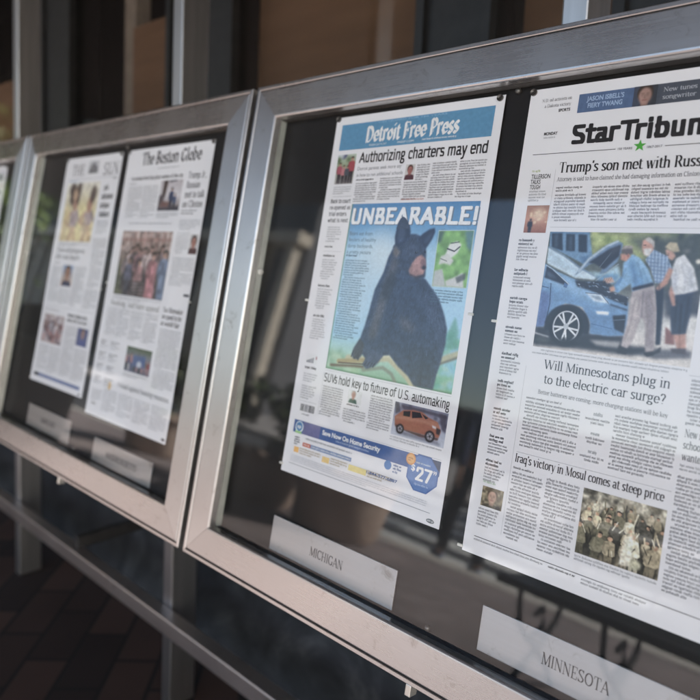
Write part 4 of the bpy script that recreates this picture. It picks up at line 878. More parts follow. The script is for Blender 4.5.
CAR = dict(
 van=[(50.6, 169.7), (95.2, 169.1), (102.4, 195.5), (98.1, 206.3), (51.8, 186.3)],
 vw1=[(52.3, 171.0), (64.6, 170.9), (68.3, 190.8), (54.8, 186.8)],
 vw2=[(69.5, 171.6), (79.3, 172.0), (82.2, 190.9), (71.9, 190.7)],
 vw3=[(83.4, 171.9), (93.0, 172.3), (95.9, 191.8), (86.4, 191.3)],
 wind=[(50.9, 186.3), (72.0, 196.7), (91.8, 209.3), (110.4, 217.6), (108.3, 221.1), (86.7, 220.3), (51.9, 205.7)],
 hood=[(85.1, 219.1), (90.5, 209.4), (99.4, 197.0), (115.7, 183.3), (126.5, 178.3), (132.6, 180.8), (132.9, 188.0), (129.7, 201.0), (119.9, 211.8), (112.6, 214.8), (120.0, 194.9), (100.6, 204.9)],
 hoodin=[(99.0, 203.1), (116.6, 189.3), (130.8, 182.3), (130.6, 194.5), (116.9, 209.4), (105.6, 203.3)],
 body=[(49.9, 205.8), (66.3, 214.7), (86.9, 221.6), (104.5, 231.1), (126.3, 238.1), (146.8, 242.0), (151.0, 275.6), (132.2, 279.1), (111.6, 278.9), (110.2, 266.0), (99.5, 251.3), (80.0, 249.0), (65.0, 261.2), (59.4, 276.8), (50.3, 277.9), (50.1, 230.8)],
 sidew=[(52.4, 208.5), (59.6, 212.3), (80.9, 227.4), (77.0, 229.0), (51.6, 221.9)],
 engine=[(87.1, 223.0), (103.3, 223.3), (123.7, 220.7), (130.6, 233.1), (146.1, 237.0), (146.1, 245.9), (126.5, 239.9), (104.7, 232.4), (90.8, 229.4)],
 head=[(101.1, 235.3), (118.3, 236.1), (127.3, 245.0), (111.1, 243.7)],
 trim=[(114.4, 253.9), (128.5, 253.8), (128.5, 257.2), (116.2, 257.1)],
 grille=[(132.8, 257.3), (146.2, 255.2), (146.9, 274.3), (136.6, 270.9)],
 door=[(60.4, 227.9), (60.9, 271.2)],
 arch=[(85.3, 274.0)],
 archr=[(110.5, 271.2), (81.6, 250.2)],
 wheel=[(84.7, 274.1)],
 wheelr=[(99.5, 272.5), (82.1, 256.9)],
 tyrer=[(103.2, 272.0), (81.5, 252.9)],
 shad=[(48.7, 286.3), (72.6, 291.6), (112.0, 281.5), (144.8, 280.1), (155.5, 286.3), (183.4, 285.1), (156.8, 296.1), (100.9, 296.0), (50.6, 298.5)],
 m1hair=[(131.8, 189.3), (134.8, 184.0), (142.3, 184.3), (144.5, 191.4), (138.6, 192.9)],
 m1face=[(131.7, 191.9), (138.4, 191.6), (142.4, 194.0), (138.3, 199.8), (133.1, 198.2)],
 m1shirt=[(143.4, 192.0), (151.1, 195.0), (161.0, 205.9), (169.0, 221.6), (148.8, 230.5), (146.4, 222.3), (135.1, 232.8), (128.2, 230.7), (129.7, 226.7), (137.1, 217.3), (135.7, 202.0), (138.1, 198.0)],
 m1belt=[(148.3, 226.7), (168.1, 219.9), (169.2, 222.8), (149.2, 229.9)],
 m1pants=[(149.1, 229.2), (169.8, 222.2), (175.1, 249.4), (176.5, 271.3), (178.1, 288.2), (169.9, 290.6), (165.5, 262.7), (161.2, 255.7), (156.8, 278.6), (152.2, 289.2), (145.4, 287.6), (148.0, 264.6)],
 m1shoe1=[(144.5, 286.5), (153.9, 289.0), (151.9, 295.5), (141.9, 294.4)],
 m1shoe2=[(169.5, 288.2), (178.0, 287.0), (178.0, 292.6), (169.5, 293.3)],
 m2head=[(152.2, 177.2), (157.8, 174.6), (163.2, 179.5), (163.5, 187.0), (159.2, 193.4), (154.6, 191.1), (151.9, 183.6)],
 m2beard=[(153.9, 186.0), (162.4, 185.3), (160.4, 193.4), (155.5, 192.3)],
 m2shirt=[(162.9, 185.8), (177.8, 192.7), (183.9, 204.7), (179.1, 219.7), (170.0, 220.7), (163.3, 205.7), (157.4, 197.2)],
 m2pants=[(170.6, 224.7), (178.6, 222.6), (181.4, 253.7), (182.9, 281.5), (178.4, 282.1), (175.6, 254.3)],
 wohair=[(174.2, 183.5), (178.1, 178.4), (185.0, 179.0), (188.8, 187.4), (184.1, 188.8), (178.1, 186.5)],
 woface=[(175.0, 185.9), (181.5, 186.4), (185.7, 192.4), (182.9, 196.9), (178.0, 194.7)],
 woshirt=[(186.0, 194.8), (193.2, 190.2), (203.7, 203.7), (210.1, 224.8), (198.3, 229.2), (186.4, 231.8), (185.9, 219.2), (183.0, 209.6)],
 woarm=[(185.1, 221.7), (189.7, 231.1), (192.2, 241.8), (188.9, 242.1), (183.8, 229.1)],
 wopants=[(187.4, 230.8), (205.8, 226.3), (206.0, 251.2), (204.5, 268.0), (191.6, 270.1), (188.6, 253.0)],
 wolegs=[(192.6, 269.4), (204.6, 266.9), (206.5, 283.2), (199.0, 284.2)],
 wobag=[(185.4, 263.0), (193.7, 269.3), (196.2, 279.8), (187.2, 279.8)],
 woshoe=[(192.3, 283.9), (207.0, 282.0), (207.1, 287.9), (195.1, 288.3)],
 trees=[(98.1, 170.4), (190.4, 169.1), (192.5, 184.9), (148.0, 198.9), (130.4, 179.0), (102.4, 190.2)],
 dark=[(134.6, 173.8), (203.7, 170.2), (209.8, 217.7), (187.2, 228.9), (180.4, 229.4), (172.6, 205.3)],
 dark2=[(179.3, 229.5), (210.1, 220.0), (214.1, 250.4), (184.0, 255.9)] )
p = Pic(50, 169.5, 212.5, 300, .62, (.8, .8, .8))
C = CAR
p.vgrad([(0, (.30, .33, .27)), (.45, (.36, .38, .36)), (.62, (.74, .73, .72)), (1, (.85, .82, .80))])
m = p.poly(C['trees'], (.70, .74, .44), 4)
for i in range(70):
    p.ell(rnd.uniform(98, 195), rnd.uniform(169, 193), rnd.uniform(2, 6), rnd.uniform(1.5, 5), rnd.choice([(.82, .84, .5), (.6, .66, .36), (.9, .9, .68), (.42, .5, .28), (.72, .76, .52)]), 1.6, .6)
p.poly(C['dark'], (.24, .26, .25), 5, .92)
for i in range(30): p.ell(rnd.uniform(140, 212), rnd.uniform(172, 225), rnd.uniform(1.5, 5), rnd.uniform(1.5, 5), rnd.choice([(.38, .40, .36), (.16, .18, .18), (.3, .33, .3), (.5, .5, .46)]), 1.5, .6)
p.ell(207, 197, 2.6, 2.4, (.85, .83, .78), .8)
p.poly(C['dark2'], (.25, .26, .3), 2.5); p.line([(195, 258), (212, 254)], 2.5, (.85, .83, .8), .8); p.poly([(176, 258), (212, 250), (212, 275), (178, 272)], (.86, .85, .84), 3)
p.poly([(112, 281), (150, 276), (212, 268), (212, 300), (112, 300)], (.86, .83, .81), 3, .9)
p.poly([(150, 292), (170, 287), (212, 284), (212, 291), (180, 296)], (.30, .30, .34), 1.2, .85)
p.poly([(50, 276), (112, 278), (150, 276), (150, 286), (50, 294)], (.2, .2, .24), 2)
p.poly(C['van'], (.44, .58, .72), .7); p.poly([(50, 169), (96, 169), (97, 173), (50, 173)], (.36, .5, .64), 1, .7)
for k in ('vw1', 'vw2', 'vw3'): p.poly(C[k], (.14, .18, .24), .6); 
p.poly([(56, 172), (60, 172), (62, 188), (58, 187)], (.3, .36, .44), 1, .7); p.poly([(73, 173), (77, 173), (79, 190), (75, 190)], (.28, .34, .42), 1, .7)
p.poly([(88, 197), (98, 195), (101, 203), (92, 204)], (.34, .47, .62), .8)
p.poly(C['wind'], (.78, .85, .90), .5); p.poly([(52, 190), (70, 199), (90, 212), (84, 215), (52, 203)], (.70, .79, .86), 1.5, .8); p.line([(51, 187), (72, 197), (92, 209.5), (110, 217.5)], 1.4, (.38, .48, .6), .4)
p.poly([(100, 212), (118, 213), (131, 204), (136, 218), (128, 224), (110, 218)], (.66, .78, .84), 1.2); p.poly([(110, 217), (126, 213), (134, 214), (130, 224), (112, 222)], (.42, .58, .72), 1)
p.poly(C['body'], (.45, .60, .77), .5); bdy = p.inside(C['body'])
p.put(p.blur(p.inside([(50, 206), (86, 222), (104, 232), (128, 240), (120, 248), (96, 240), (70, 232), (51, 226)]), 3) * .65 * bdy, (.60, .74, .87))
p.put(p.blur(p.inside([(100, 252), (146, 258), (150, 276), (112, 279)]), 4) * .5 * bdy, (.36, .51, .70))
p.put(p.blur(p.inside([(50, 236), (62, 240), (62, 276), (50, 278)]), 2) * .7 * bdy, (.36, .42, .64))
p.poly(C['hood'], (.42, .52, .64), .5); p.poly(C['hoodin'], (.15, .16, .2), .8); p.line([(90, 213), (99, 199), (116, 184.5), (127, 179)], 2.2, (.72, .78, .84), .6)
p.line([(112, 207), (122, 191)], .8, (.4, .42, .46), .2); p.poly([(118, 188), (130, 183), (130.5, 188), (121, 195)], (.24, .24, .28), 1, .8)
p.line([(110, 222), (131, 203)], .9, (.6, .66, .72), .2)
p.poly(C['engine'], (.18, .2, .25), .6); eng = p.inside(C['engine'])
for i in range(70):
    ex, ey = rnd.uniform(90, 146), rnd.uniform(222, 245); q = [(ex, ey), (ex + rnd.uniform(1, 6), ey + rnd.uniform(-1, 1.5)), (ex + rnd.uniform(1, 6), ey + rnd.uniform(1, 3))]
    p.put(p.inside(q) * eng * .9, rnd.choice([(.5, .55, .62), (.3, .34, .4), (.1, .11, .14), (.68, .72, .78), (.4, .46, .55)]))
p.poly(C['sidew'], (.16, .19, .26), .5); p.line([(52, 208), (60, 212), (81, 227.5)], .9, (.72, .78, .84), .2); p.poly([(53, 214), (60, 217), (66, 222), (56, 221)], (.4, .46, .56), 1, .6); p.poly([(76, 226), (80, 228.5), (79, 232), (75, 231)], (.3, .42, .6), .3)
p.line([(60.4, 228), (62.5, 250), (60.9, 272)], .9, (.16, .22, .34), .2); p.line([(51, 232), (58, 233)], 1, (.24, .32, .46), .2)
p.poly(C['head'], (.84, .88, .92), .4); p.poly([(104, 237), (116, 238), (122, 243), (113, 242)], (.55, .62, .7), .6); p.line([(101, 235.5), (118, 236), (127, 245)], .7, (.25, .3, .38), .2)
p.poly(C['trim'], (.94, .95, .96), .4); p.poly(C['grille'], (.14, .16, .21), .5); p.line([(134, 262), (146, 260)], .8, (.4, .44, .5), .2); p.line([(129, 246), (146, 250)], 1.6, (.2, .24, .32), .5); p.line([(112, 268), (134, 271)], .7, (.26, .38, .56), .3)
p.poly([(85.3 + 25.5 * math.cos(q), 274 - 24.5 * math.sin(q)) for q in np.linspace(-.25, math.pi + .25, 20)], (.13, .14, .18), .6)
p.ell(84.7, 274.3, 19.2, 21.6, (.10, .10, .12), .5); p.ell(84.7, 274, 14.8, 17.2, (.17, .18, .2), .3)
for q in range(5):
    a = q * 1.2566 + .35
    for da in (-.19, .19):
        p.line([(84.7 + 3 * math.cos(a), 274 + 3.4 * math.sin(a)), (84.7 + 13.8 * math.cos(a + da), 274 + 16 * math.sin(a + da))], 2.0, (.86, .87, .89), .25)
p.line([(84.7 + 14.3 * math.cos(q), 274 + 16.6 * math.sin(q)) for q in np.linspace(0, 6.29, 40)], 1.5, (.78, .79, .82), .25); p.ell(84.7, 274, 3, 3.4, (.7, .72, .75), .3)
p.line([(50, 285), (66, 287.5)], 1.6, (.88, .88, .88), .4); p.poly(C['shad'], (.15, .15, .18), 1.6); p.poly([(112, 285), (145, 283), (143, 290), (120, 290)], (.7, .69, .69), 1.5, .9); p.ell(60, 291, 9, 4, (.36, .37, .36), 2, .6)
p.ell(84.7, 291, 17, 4, (.1, .1, .12), 1.5, .6)
# the woman, the bearded man, the man bending over the engine
p.poly(C['wolegs'], (.76, .57, .5), .4); p.line([(199.5, 270), (201, 284)], 1.2, (.6, .42, .36), .4); p.poly(C['wobag'], (.55, .36, .33), .5); p.poly(C['woshoe'], (.3, .26, .28), .5); p.poly(C['wopants'], (.19, .22, .29), .5); p.line([(197, 240), (199, 268)], 1.4, (.1, .12, .17), .5)
p.poly(C['woshirt'], (.85, .85, .86), .6); p.poly([(192, 196), (202, 206), (208, 224), (200, 227), (198, 210)], (.72, .73, .76), 2, .8); p.poly([(184, 212), (190, 208), (191, 228), (187, 231)], (.74, .75, .79), 1, .8)
p.poly(C['woarm'], (.76, .57, .5), .5); p.poly(C['woface'], (.8, .62, .54), .5); p.poly(C['wohair'], (.72, .66, .54), .6); p.line([(176, 192), (179, 191.5)], .7, (.3, .22, .2), .2)
p.poly(C['m2pants'], (.13, .15, .21), .5); p.poly([(168, 291), (178, 289), (184, 283), (184, 289), (172, 295)], (.16, .15, .17), .6); p.poly(C['m2shirt'], (.50, .59, .71), .5); sh = p.inside(C['m2shirt'])
for i in range(9): 
    p.put(p.inside([(156 + i * 3.4, 184), (157.2 + i * 3.4, 184), (160.5 + i * 3.4, 222), (159.3 + i * 3.4, 222)]) * sh * .6, (.70, .77, .86)); p.put(p.inside([(155, 187 + i * 3.8), (186, 189 + i * 3.8), (186, 190.2 + i * 3.8), (155, 188.2 + i * 3.8)]) * sh * .55, (.36, .45, .60))
p.poly([(181, 204), (185, 206), (182, 220), (174, 228), (171, 226), (177, 217)], (.76, .56, .48), .5)
p.poly(C['m2head'], (.8, .6, .52), .5); p.poly([(154, 176), (158, 173.6), (163.6, 178), (164.4, 186), (161.5, 181), (156, 178)], (.74, .72, .7), .6); p.poly(C['m2beard'], (.88, .87, .86), .6); p.line([(153.5, 182.3), (155, 182.2)], .7, (.3, .22, .2), .3)
p.poly(C['m1shoe1'], (.14, .13, .15), .5); p.poly(C['m1shoe2'], (.14, .13, .15), .5); p.poly(C['m1pants'], (.69, .64, .64), .5); p.poly([(160, 232), (169, 228), (174, 258), (176, 285), (171, 287), (168, 258)], (.54, .50, .52), 2, .75); p.poly([(149, 236), (156, 240), (155, 268), (150, 286), (147, 285), (150, 262)], (.78, .73, .72), 2, .7); p.line([(160, 230), (161.5, 256)], 1.2, (.45, .42, .45), .7)
p.poly(C['m1shirt'], (.52, .68, .83), .6); p.poly([(140, 200), (146, 198), (152, 212), (160, 222), (150, 228), (146, 216)], (.38, .55, .73), 2, .75); p.poly([(146, 194), (152, 198), (160, 208), (164, 216), (156, 210)], (.60, .75, .87), 1.5, .8); p.line([(136, 218), (130, 228), (134, 231)], 3.2, (.40, .57, .75), .8)
p.poly([(125, 228), (130, 226), (132, 231), (127, 233)], (.80, .60, .5), .5); p.poly([(118, 219), (126, 217), (130, 222), (122, 224)], (.84, .68, .6), .7)
for q in ([(150, 200), (156, 214), (158, 224)], [(145, 204), (150, 216), (151, 226)], [(139, 208), (134, 224)], [(156, 206), (163, 220)]): p.line(q, 1.3, (.34, .50, .68), .5, .7)
for q in ([(163, 236), (168, 258), (170, 284)], [(153, 238), (152, 262), (148, 282)], [(166, 232), (172, 246)], [(158, 234), (157, 250)]): p.line(q, 1.2, (.52, .47, .47), .5, .7)
for q in ([(192, 200), (197, 214), (198, 226)], [(200, 204), (204, 222)], [(187, 206), (190, 224)]): p.line(q, 1.1, (.66, .67, .71), .5, .75)
for q in ([(174, 222), (177, 250), (180, 276)], [(203, 232), (202, 262)], [(192, 236), (194, 264)]): p.line(q, 1.0, (.08, .1, .14), .4, .7)
for q in range(4): p.line([(119 + q * 2.4, 219 - q * .4), (118 + q * 2.2, 222.6 - q * .3)], .7, (.58, .42, .35), .2, .8)
p.ell(133.5, 194, .7, .5, (.2, .15, .13), .15); p.line([(131.6, 197.6), (134, 198)], .6, (.45, .27, .23), .2); p.ell(178.6, 190, .6, .45, (.2, .15, .13), .15); p.ell(155.6, 182, .6, .5, (.2, .15, .13), .15)
p.poly(C['m1belt'], (.14, .14, .19), .4); p.poly(C['m1face'], (.76, .54, .45), .5); p.poly(C['m1hair'], (.38, .33, .31), .6); p.poly([(131, 187.5), (135, 183), (142, 183), (144, 186), (137, 186.5)], (.64, .60, .57), .8, .9); p.ell(139.8, 193.4, 1.2, 1.8, (.68, .45, .38), .3)
p.shade(np.ones((p.ny, p.nx)), 5, .12); p.shade(np.ones((p.ny, p.nx)), 1.3, .08); p.img = np.clip((p.img - .5) * 1.16 + .52, 0, 1); p.grain(.07)
PS.picture('feature_photograph', p)
PS.greek('caption', 60, 212, 301.5, 305, 3.0, KL, last=1)
PS.greek('caption', 50, 195, 305.5, 309, 3.0, KL, last=1)
PS.text('headline', 'Will Minnesotans plug in', 66, 197.5, 322.6, 9.6, ink('2e2c33'), 'serif', .082)
PS.text('headline', 'to the electric car surge?', 68.5, 195, 338.6, 9.6, ink('2e2c33'), 'serif', .082)
PS.text('subheading', 'Better batteries are coming; more charging stations will be key', 64, 199.5, 351, 4.4, KG, 'serif', .07)
PS.greek('byline', 51, 98, 356, 361, 3.4, K, last=.9)
PS.greek('text_column', 51, 115, 360.5, 415, 3.75, KG); PS.greek('text_column', 150, 211, 357, 415, 3.75, KG)
for y0 in (359, 379, 398): 
    PS.greek('fact_heading', 128, 138, y0, y0 + 5.5, 5.2, ink('9a9ca0'), 1.2, last=1); PS.greek('fact_text', 120, 147, y0 + 6, y0 + 15.5, 3.8, KG, just=False, align=.5)
PS.text('headline', "Iraq's victory in Mosul comes at steep price", 49, 207, 430.2, 9.0, K, 'serif', .105)
for (x0, x1, y0) in ((48, 85, 441), (88.5, 126, 438)): PS.greek('text_column', x0, x1, y0, 517, 3.75, KG, last=.5)
PS.greek('byline', 48, 80, 435.5, 440, 3.4, K, last=.8)
p = Pic(129.5, 437.5, 211, 504.5, .5, (.42, .38, .31)); p.vgrad([(0, (.62, .60, .54)), (.25, (.5, .47, .4)), (.5, (.36, .34, .29)), (1, (.5, .46, .38))])
for i in range(150): p.ell(rnd.uniform(129, 211), rnd.uniform(437, 470), rnd.uniform(1.2, 5), rnd.uniform(1.2, 4), rnd.choice([(.72, .68, .6), (.28, .27, .24), (.8, .77, .7), (.45, .42, .36), (.2, .2, .18)]), .8, .8, rnd.uniform(0, 3))
for (y, n, h) in ((468, 9, 22), (484, 7, 30), (497, 8, 32), (511, 6, 38)):
    for i in range(n):
        xx = 131 + 80 * (i + rnd.uniform(.2, .8)) / n; hh = h * rnd.uniform(.8, 1.08); ln = rnd.uniform(-.2, .2); tp = rnd.choice([(.78, .72, .6), (.6, .55, .45), (.3, .29, .26), (.68, .63, .54), (.84, .8, .7), (.44, .42, .34)])
        p.ell(xx + 1, y - hh * .4, hh * .2, hh * .45, (.12, .12, .11), 1.2, .75)
        p.figure(xx, y + rnd.uniform(-3, 3), hh, tp, tuple(v * .7 for v in tp), skin=(.68, .54, .44), hair=rnd.choice([(.2, .19, .17), (.66, .62, .5), (.12, .12, .12)]), lean=ln, soft=.25)
        if rnd.random() < .5: p.line([(xx + 2, y - hh * .75), (xx + rnd.uniform(-6, 6), y - hh * rnd.uniform(1.0, 1.3))], 1.5, tuple(v * .95 for v in tp), .25)
for i in range(16): xx, yy = rnd.uniform(134, 206), rnd.uniform(456, 500); p.line([(xx, yy), (xx + rnd.uniform(-5, 5), yy - rnd.uniform(4, 9))], .9, rnd.choice([(.08, .08, .08), (.86, .82, .72)]), .2)
p.poly([(176, 474), (184, 470), (186, 500), (174, 502)], (.88, .85, .78), .6, .8); p.img = np.clip((p.img - .42) * 1.2 + .5, 0, 1)
p.ell(189, 497, 5.4, 5, (.8, .78, .66), .8); p.shade(np.ones((p.ny, p.nx)), 2, .35); p.grain(.1); PS.picture('photograph', p)
PS.greek('caption', 129.5, 211, 506, 514, 3.4, KL, last=.7)
PS.greek('text_column', 215.5, 254, 310, 356, 3.7, KG)
for k, tx in enumerate(('New rules for', 'school meals', 'wanted now')): PS.text('headline', tx, 216.5, 250, 365.4 + k * 11, 7.2, KG, 'serif', .085)
PS.greek('byline', 216, 250, 391, 400, 3.6, KL, just=False); PS.greek('text_column', 215.5, 254, 402, 514, 3.7, KG)
PS.rules([(13, 524.6, 254, 525.3)], K)
PS.greek('index_line', 13, 98, 527, 531.5, 3.2, KG, 1.1, last=1); PS.greek('index_line', 104, 134, 527, 531.5, 3.2, K, 1.2, last=1); PS.greek('index_line', 140, 205, 527, 536, 3.6, KG, 1.1, last=.9)
for q in ((3.5, 3), (268, 3)): PS.pin(*q)
for q in ((-2.5, 277), (-3, 541)): PS.pin(*q, tab=True)

# ================================================================== page beside it in the middle case, tall dark masthead
PG = Page(306, 560, onpanel(-.4918, .6471, .0240), 'front page with old style black lettering and a crowd photo, right in the middle case', seed=5)
PG.text('masthead', 'The Boston Globe', 60, 270, 34.5, 25, ink('3a383c'), 'black', .115)
PG.greek('date_lettering', 123, 203, 42.5, 48, 3.8, KL, last=1)
PG.text('headline', 'No woman here has place names of the city', 29, 220, 66, 8.2, K, 'serif', .1)
p = Pic(147, 70.5, 222, 131, .9, (.82, .8, .84)); p.vgrad([(0, (.78, .74, .76)), (.5, (.88, .86, .88)), (1, (.5, .44, .44))])
p.poly([(158, 70), (172, 70), (168, 104), (156, 108)], (.3, .24, .22), 1.5); p.poly([(147, 100), (164, 98), (166, 118), (147, 122)], (.36, .32, .34), 2); p.line([(178, 73), (200, 71)], 2.4, (.2, .2, .24), .8)
p.figure(190, 132, 46, (.24, .28, .42), (.2, .2, .26), skin=(.6, .45, .4)); p.figure(203, 132, 34, (.30, .36, .50), (.22, .24, .3)); p.poly([(147, 124), (222, 122), (222, 131), (147, 131)], (.28, .26, .3), 2); p.poly([(158, 112), (186, 114), (184, 124), (152, 124)], (.5, .36, .34), 1.5); p.grain(); PG.picture('photograph', p)
PG.greek('text_column', 24, 80, 78, 146, 4.2, KL, wd=1.2); PG.greek('text_column', 84, 140, 78, 146, 4.2, KL, wd=1.2); PG.greek('byline', 24, 70, 71, 76, 4, KG); PG.greek('caption', 147, 222, 134, 146, 4, KL)
for k, (tx, x0, x1) in enumerate((('Trump Jr.,', 237, 296), ('Russian', 236, 280), ('met to talk', 235, 299), ('on Clinton', 233, 297))): PG.text('headline', tx, x0, x1, 69.5 + k * 18.5, 12.5, KG, 'serif', .1)
PG.greek('subheading', 233, 297, 129, 141, 5.4, KG, just=False); PG.greek('text_column', 232, 300, 148, 172, 4.2, KL, wd=1.2); PG.greek('text_column', 232, 274, 172, 216, 4.2, KL, wd=1.2); PG.greek('text_column', 231, 302, 220, 276, 4.2, KL, wd=1.2)
p = Pic(277, 176, 303, 213, .9, (.8, .78, .78)); face(p, 290, 190, 9, coat=(.3, .16, .18), skin=(.76, .5, .44), hair=(.16, .13, .13)); p.grain(); PG.picture('photograph', p)
PG.greek('caption', 46, 206, 154, 162, 5, KL, last=1)
p = Pic(31, 172, 218, 305, 1.1, (.5, .42, .38)); p.vgrad([(0, (.66, .56, .54)), (.3, (.6, .5, .48)), (.5, (.4, .34, .33)), (1, (.32, .28, .27))])
for i in range(16): p.poly([(32 + i * 12, 172), (36 + i * 12, 172), (37 + i * 12, 222), (33 + i * 12, 222)], rnd.choice([(.52, .4, .36), (.78, .7, .68), (.7, .5, .46), (.86, .82, .8)]), 1.2, .8)
p.poly([(31, 188), (218, 186), (218, 191), (31, 193)], (.62, .4, .38), 1.2, .7); p.poly([(31, 240), (70, 232), (66, 305), (31, 305)], (.26, .32, .16), 4, .9); p.poly([(40, 222), (84, 226), (80, 270), (46, 276)], (.46, .42, .32), 5, .9)
for i in range(16): p.figure(60 + i * 9.4, 296, rnd.uniform(72, 96), rnd.choice([(.7, .48, .52), (.36, .33, .36), (.5, .42, .44), (.78, .72, .74), (.4, .36, .44)]), (.25, .22, .24), skin=(.62, .46, .42), soft=1)
p.figure(76, 312, 84, (.28, .32, .46), (.2, .22, .3), soft=1); p.figure(164, 318, 102, (.80, .48, .54), None, skin=(.7, .52, .46), soft=1); p.poly([(150, 262), (178, 258), (186, 305), (148, 305)], (.78, .46, .52), 2)
p.figure(116, 322, 92, (.66, .44, .46), None, soft=1); p.poly([(98, 276), (140, 272), (142, 305), (98, 305)], (.18, .16, .18), 1.5)
for k in range(4): p.line([(98, 280 + k * 7), (142, 277 + k * 7)], 2, (.72, .62, .64), .6)
p.figure(206, 316, 106, (.36, .50, .72), (.3, .42, .62), hair=(.1, .09, .1), soft=1); p.poly([(196, 258), (216, 256), (216, 305), (194, 305)], (.38, .53, .74), 2.5, .9); p.img = (p.img * .72 + p.img.mean(axis=2, keepdims=True) * .28) * np.array([1.0, .93, .9]) * .88 + .09; p.shade(np.ones((p.ny, p.nx)), 9, .55); p.grain(.12); PG.picture('feature_photograph', p)  # the pale lift puts the veil of the glass into the print colour
PG.greek('caption', 30, 216, 307, 315, 4, KL); PG.text('headline', 'Booking, laid bare appeal', 28, 214, 328, 11, ink('8b8a88'), 'serif', .085)
for x0, x1 in ((20, 62), (66, 112), (116, 164), (168, 216)): PG.greek('text_column', x0, x1, 333, 392, 4.2, KL, wd=1.2)
PG.rects('jump_mark', [(286, 287, 304, 292)], KG)
[PG.text('headline', tx, 228, x1_, 325 + k * 12.6, 9, K, 'serif', .1) for k, (tx, x1_) in enumerate((('Tax filmmaker', 294), ('are good to be', 293), ('at world fair', 290)))]; PG.greek('text_column', 228, 300, 356, 470, 4.2, KL, wd=1.2)
for x0, x1, n in ((14, 50, 4), (56, 98, 4)):
    for k in range(n): PG.greek('story_heading', x0, x1 - 4, 402 + k * 25, 412 + k * 25, 5, KG, 1.3, just=False); PG.greek('text_column', x0, x1, 412 + k * 25, 422 + k * 25, 4.2, KL, just=False, wd=1.2)
p = Pic(123.5, 403, 216, 452, 1.0, (.5, .5, .55)); p.vgrad([(0, (.36, .42, .3)), (.4, (.55, .56, .6)), (1, (.42, .43, .52))]); crowd(p, 9, .5, .8, soft=.8); p.poly([(150, 418), (196, 416), (198, 438), (152, 440)], (.36, .44, .62), 2); p.ell(176, 434, 9, 6, (.8, .82, .86), 1.5); p.grain(.1); PG.picture('photograph', p)
PG.greek('caption', 123, 216, 455, 465, 4, KL); PG.poly('icon_disc', c8(81, 491, 6, 20, 0, 8), ink('d9b77c'), 1)
PG.text('headline', 'A stand against housing resonates', 110, 294, 487, 9.5, ink('77787d'), 'serif', .085)
for x0 in (62, 122, 182, 242): PG.greek('text_column', x0, x0 + 55, 498, 546, 4.2, KL, wd=1.2)
PG.greek('text_column', 14, 56, 505, 530, 4.2, KL, wd=1.2); PG.greek('barcode', 20, 51, 532, 545, 8, KG, 1.4); PG.poly('stamp', c8(296, 553, 6, 20, 0, 2.6), KG, 1)
for q in ((4, 3.5), (301, 3.5)): PG.pin(*q)
for q in ((-2, 284), (308, 300)): PG.pin(*q, tab=True)

# ================================================================== left page of the middle case
PN = Page(266, 536, onpanel(-.7834, .6471, .0240), 'newspaper front page with a yellow photo of two figures, left in the middle case', seed=9)
PN.text('masthead', 'THE', 36, 98, 43, 25, ink('6c6a70'), 'serif', .085); PN.text('masthead', 'SUN', 190, 256, 47, 27, ink('6c6a70'), 'serif', .085)
p = Pic(116, 12, 164, 41, .8, (.8, .8, .82)); p.poly([(118, 41), (122, 26), (132, 22), (140, 12), (148, 22), (158, 26), (162, 41)], (.5, .5, .52), 1); 
for i in range(18): p.ell(rnd.uniform(120, 160), rnd.uniform(22, 40), 2, 2.5, rnd.choice([(.3, .3, .32), (.75, .74, .74), (.5, .46, .44)]), .5, .8)
PN.picture('emblem', p)
PN.rules([(30, 52, 258, 52.8)], KL); PN.greek('date_lettering', 30, 76, 54, 59, 5, ink('5d86b5'), 1.3, last=1); PN.greek('date_lettering', 238, 257, 54, 59, 5, KG, 1.3, last=1)
p = Pic(26, 61, 185, 200, 1.0, (.9, .8, .5)); p.vgrad([(0, (.95, .92, .86)), (.3, (.94, .89, .74)), (.6, (.95, .87, .58)), (1, (.94, .84, .62))]); p.ell(110, 150, 60, 40, (.97, .9, .6), 16, .8)
for (x, y, h, lean) in ((78, 205, 122, .02), (150, 196, 104, -.06)):
    p.line([(x - 6, y), (x + 6, y - h * .38)], 15, (.80, .62, .46), 2.5); p.line([(x + 22, y - 4), (x + 10, y - h * .38)], 14, (.84, .68, .5), 2.5)
    p.poly([(x - 18, y - h * .62), (x + 20, y - h * .66), (x + 24, y - h * .34), (x - 12, y - h * .32)], (.72, .62, .62), 2.5)
    p.line([(x - 16, y - h * .6), (x - 34, y - h * .42), (x - 16, y - h * .34)], 9, (.78, .58, .46), 2); p.line([(x + 18, y - h * .6), (x + 30, y - h * .44)], 9, (.62, .54, .54), 2)
    p.ell(x + 2, y - h * .78, 14, 19, (.70, .5, .4), 2)
for e in ((56, 76, 17, 15), (60, 92, 14, 22), (88, 84, 11, 28), (161, 90, 15, 20)): p.ell(*e, (.22, .15, .13), 3, .9)
p.ell(74, 88, 11, 14, (.84, .66, .5), 2); p.ell(84, 74, 12, 8, (.3, .22, .18), 3, .8); p.poly([(30, 120), (48, 112), (60, 150), (44, 196), (28, 196)], (.86, .72, .5), 6, .6); p.poly([(128, 150), (150, 142), (158, 190), (134, 196)], (.88, .76, .6), 6, .6); p.img = p.img * .84 + .15; p.shade(np.ones((p.ny, p.nx)), 10, .2); p.grain(.1); PN.picture('feature_photograph', p)
for k, (x0, x1) in enumerate(((207, 228), (202, 253), (203, 240), (203, 250))): PN.greek('headline', x0, x1, 70 + k * 20, 84 + k * 20, 17, K, 1.5, xh=.6, words=(6, 9), wd=.75, last=1)
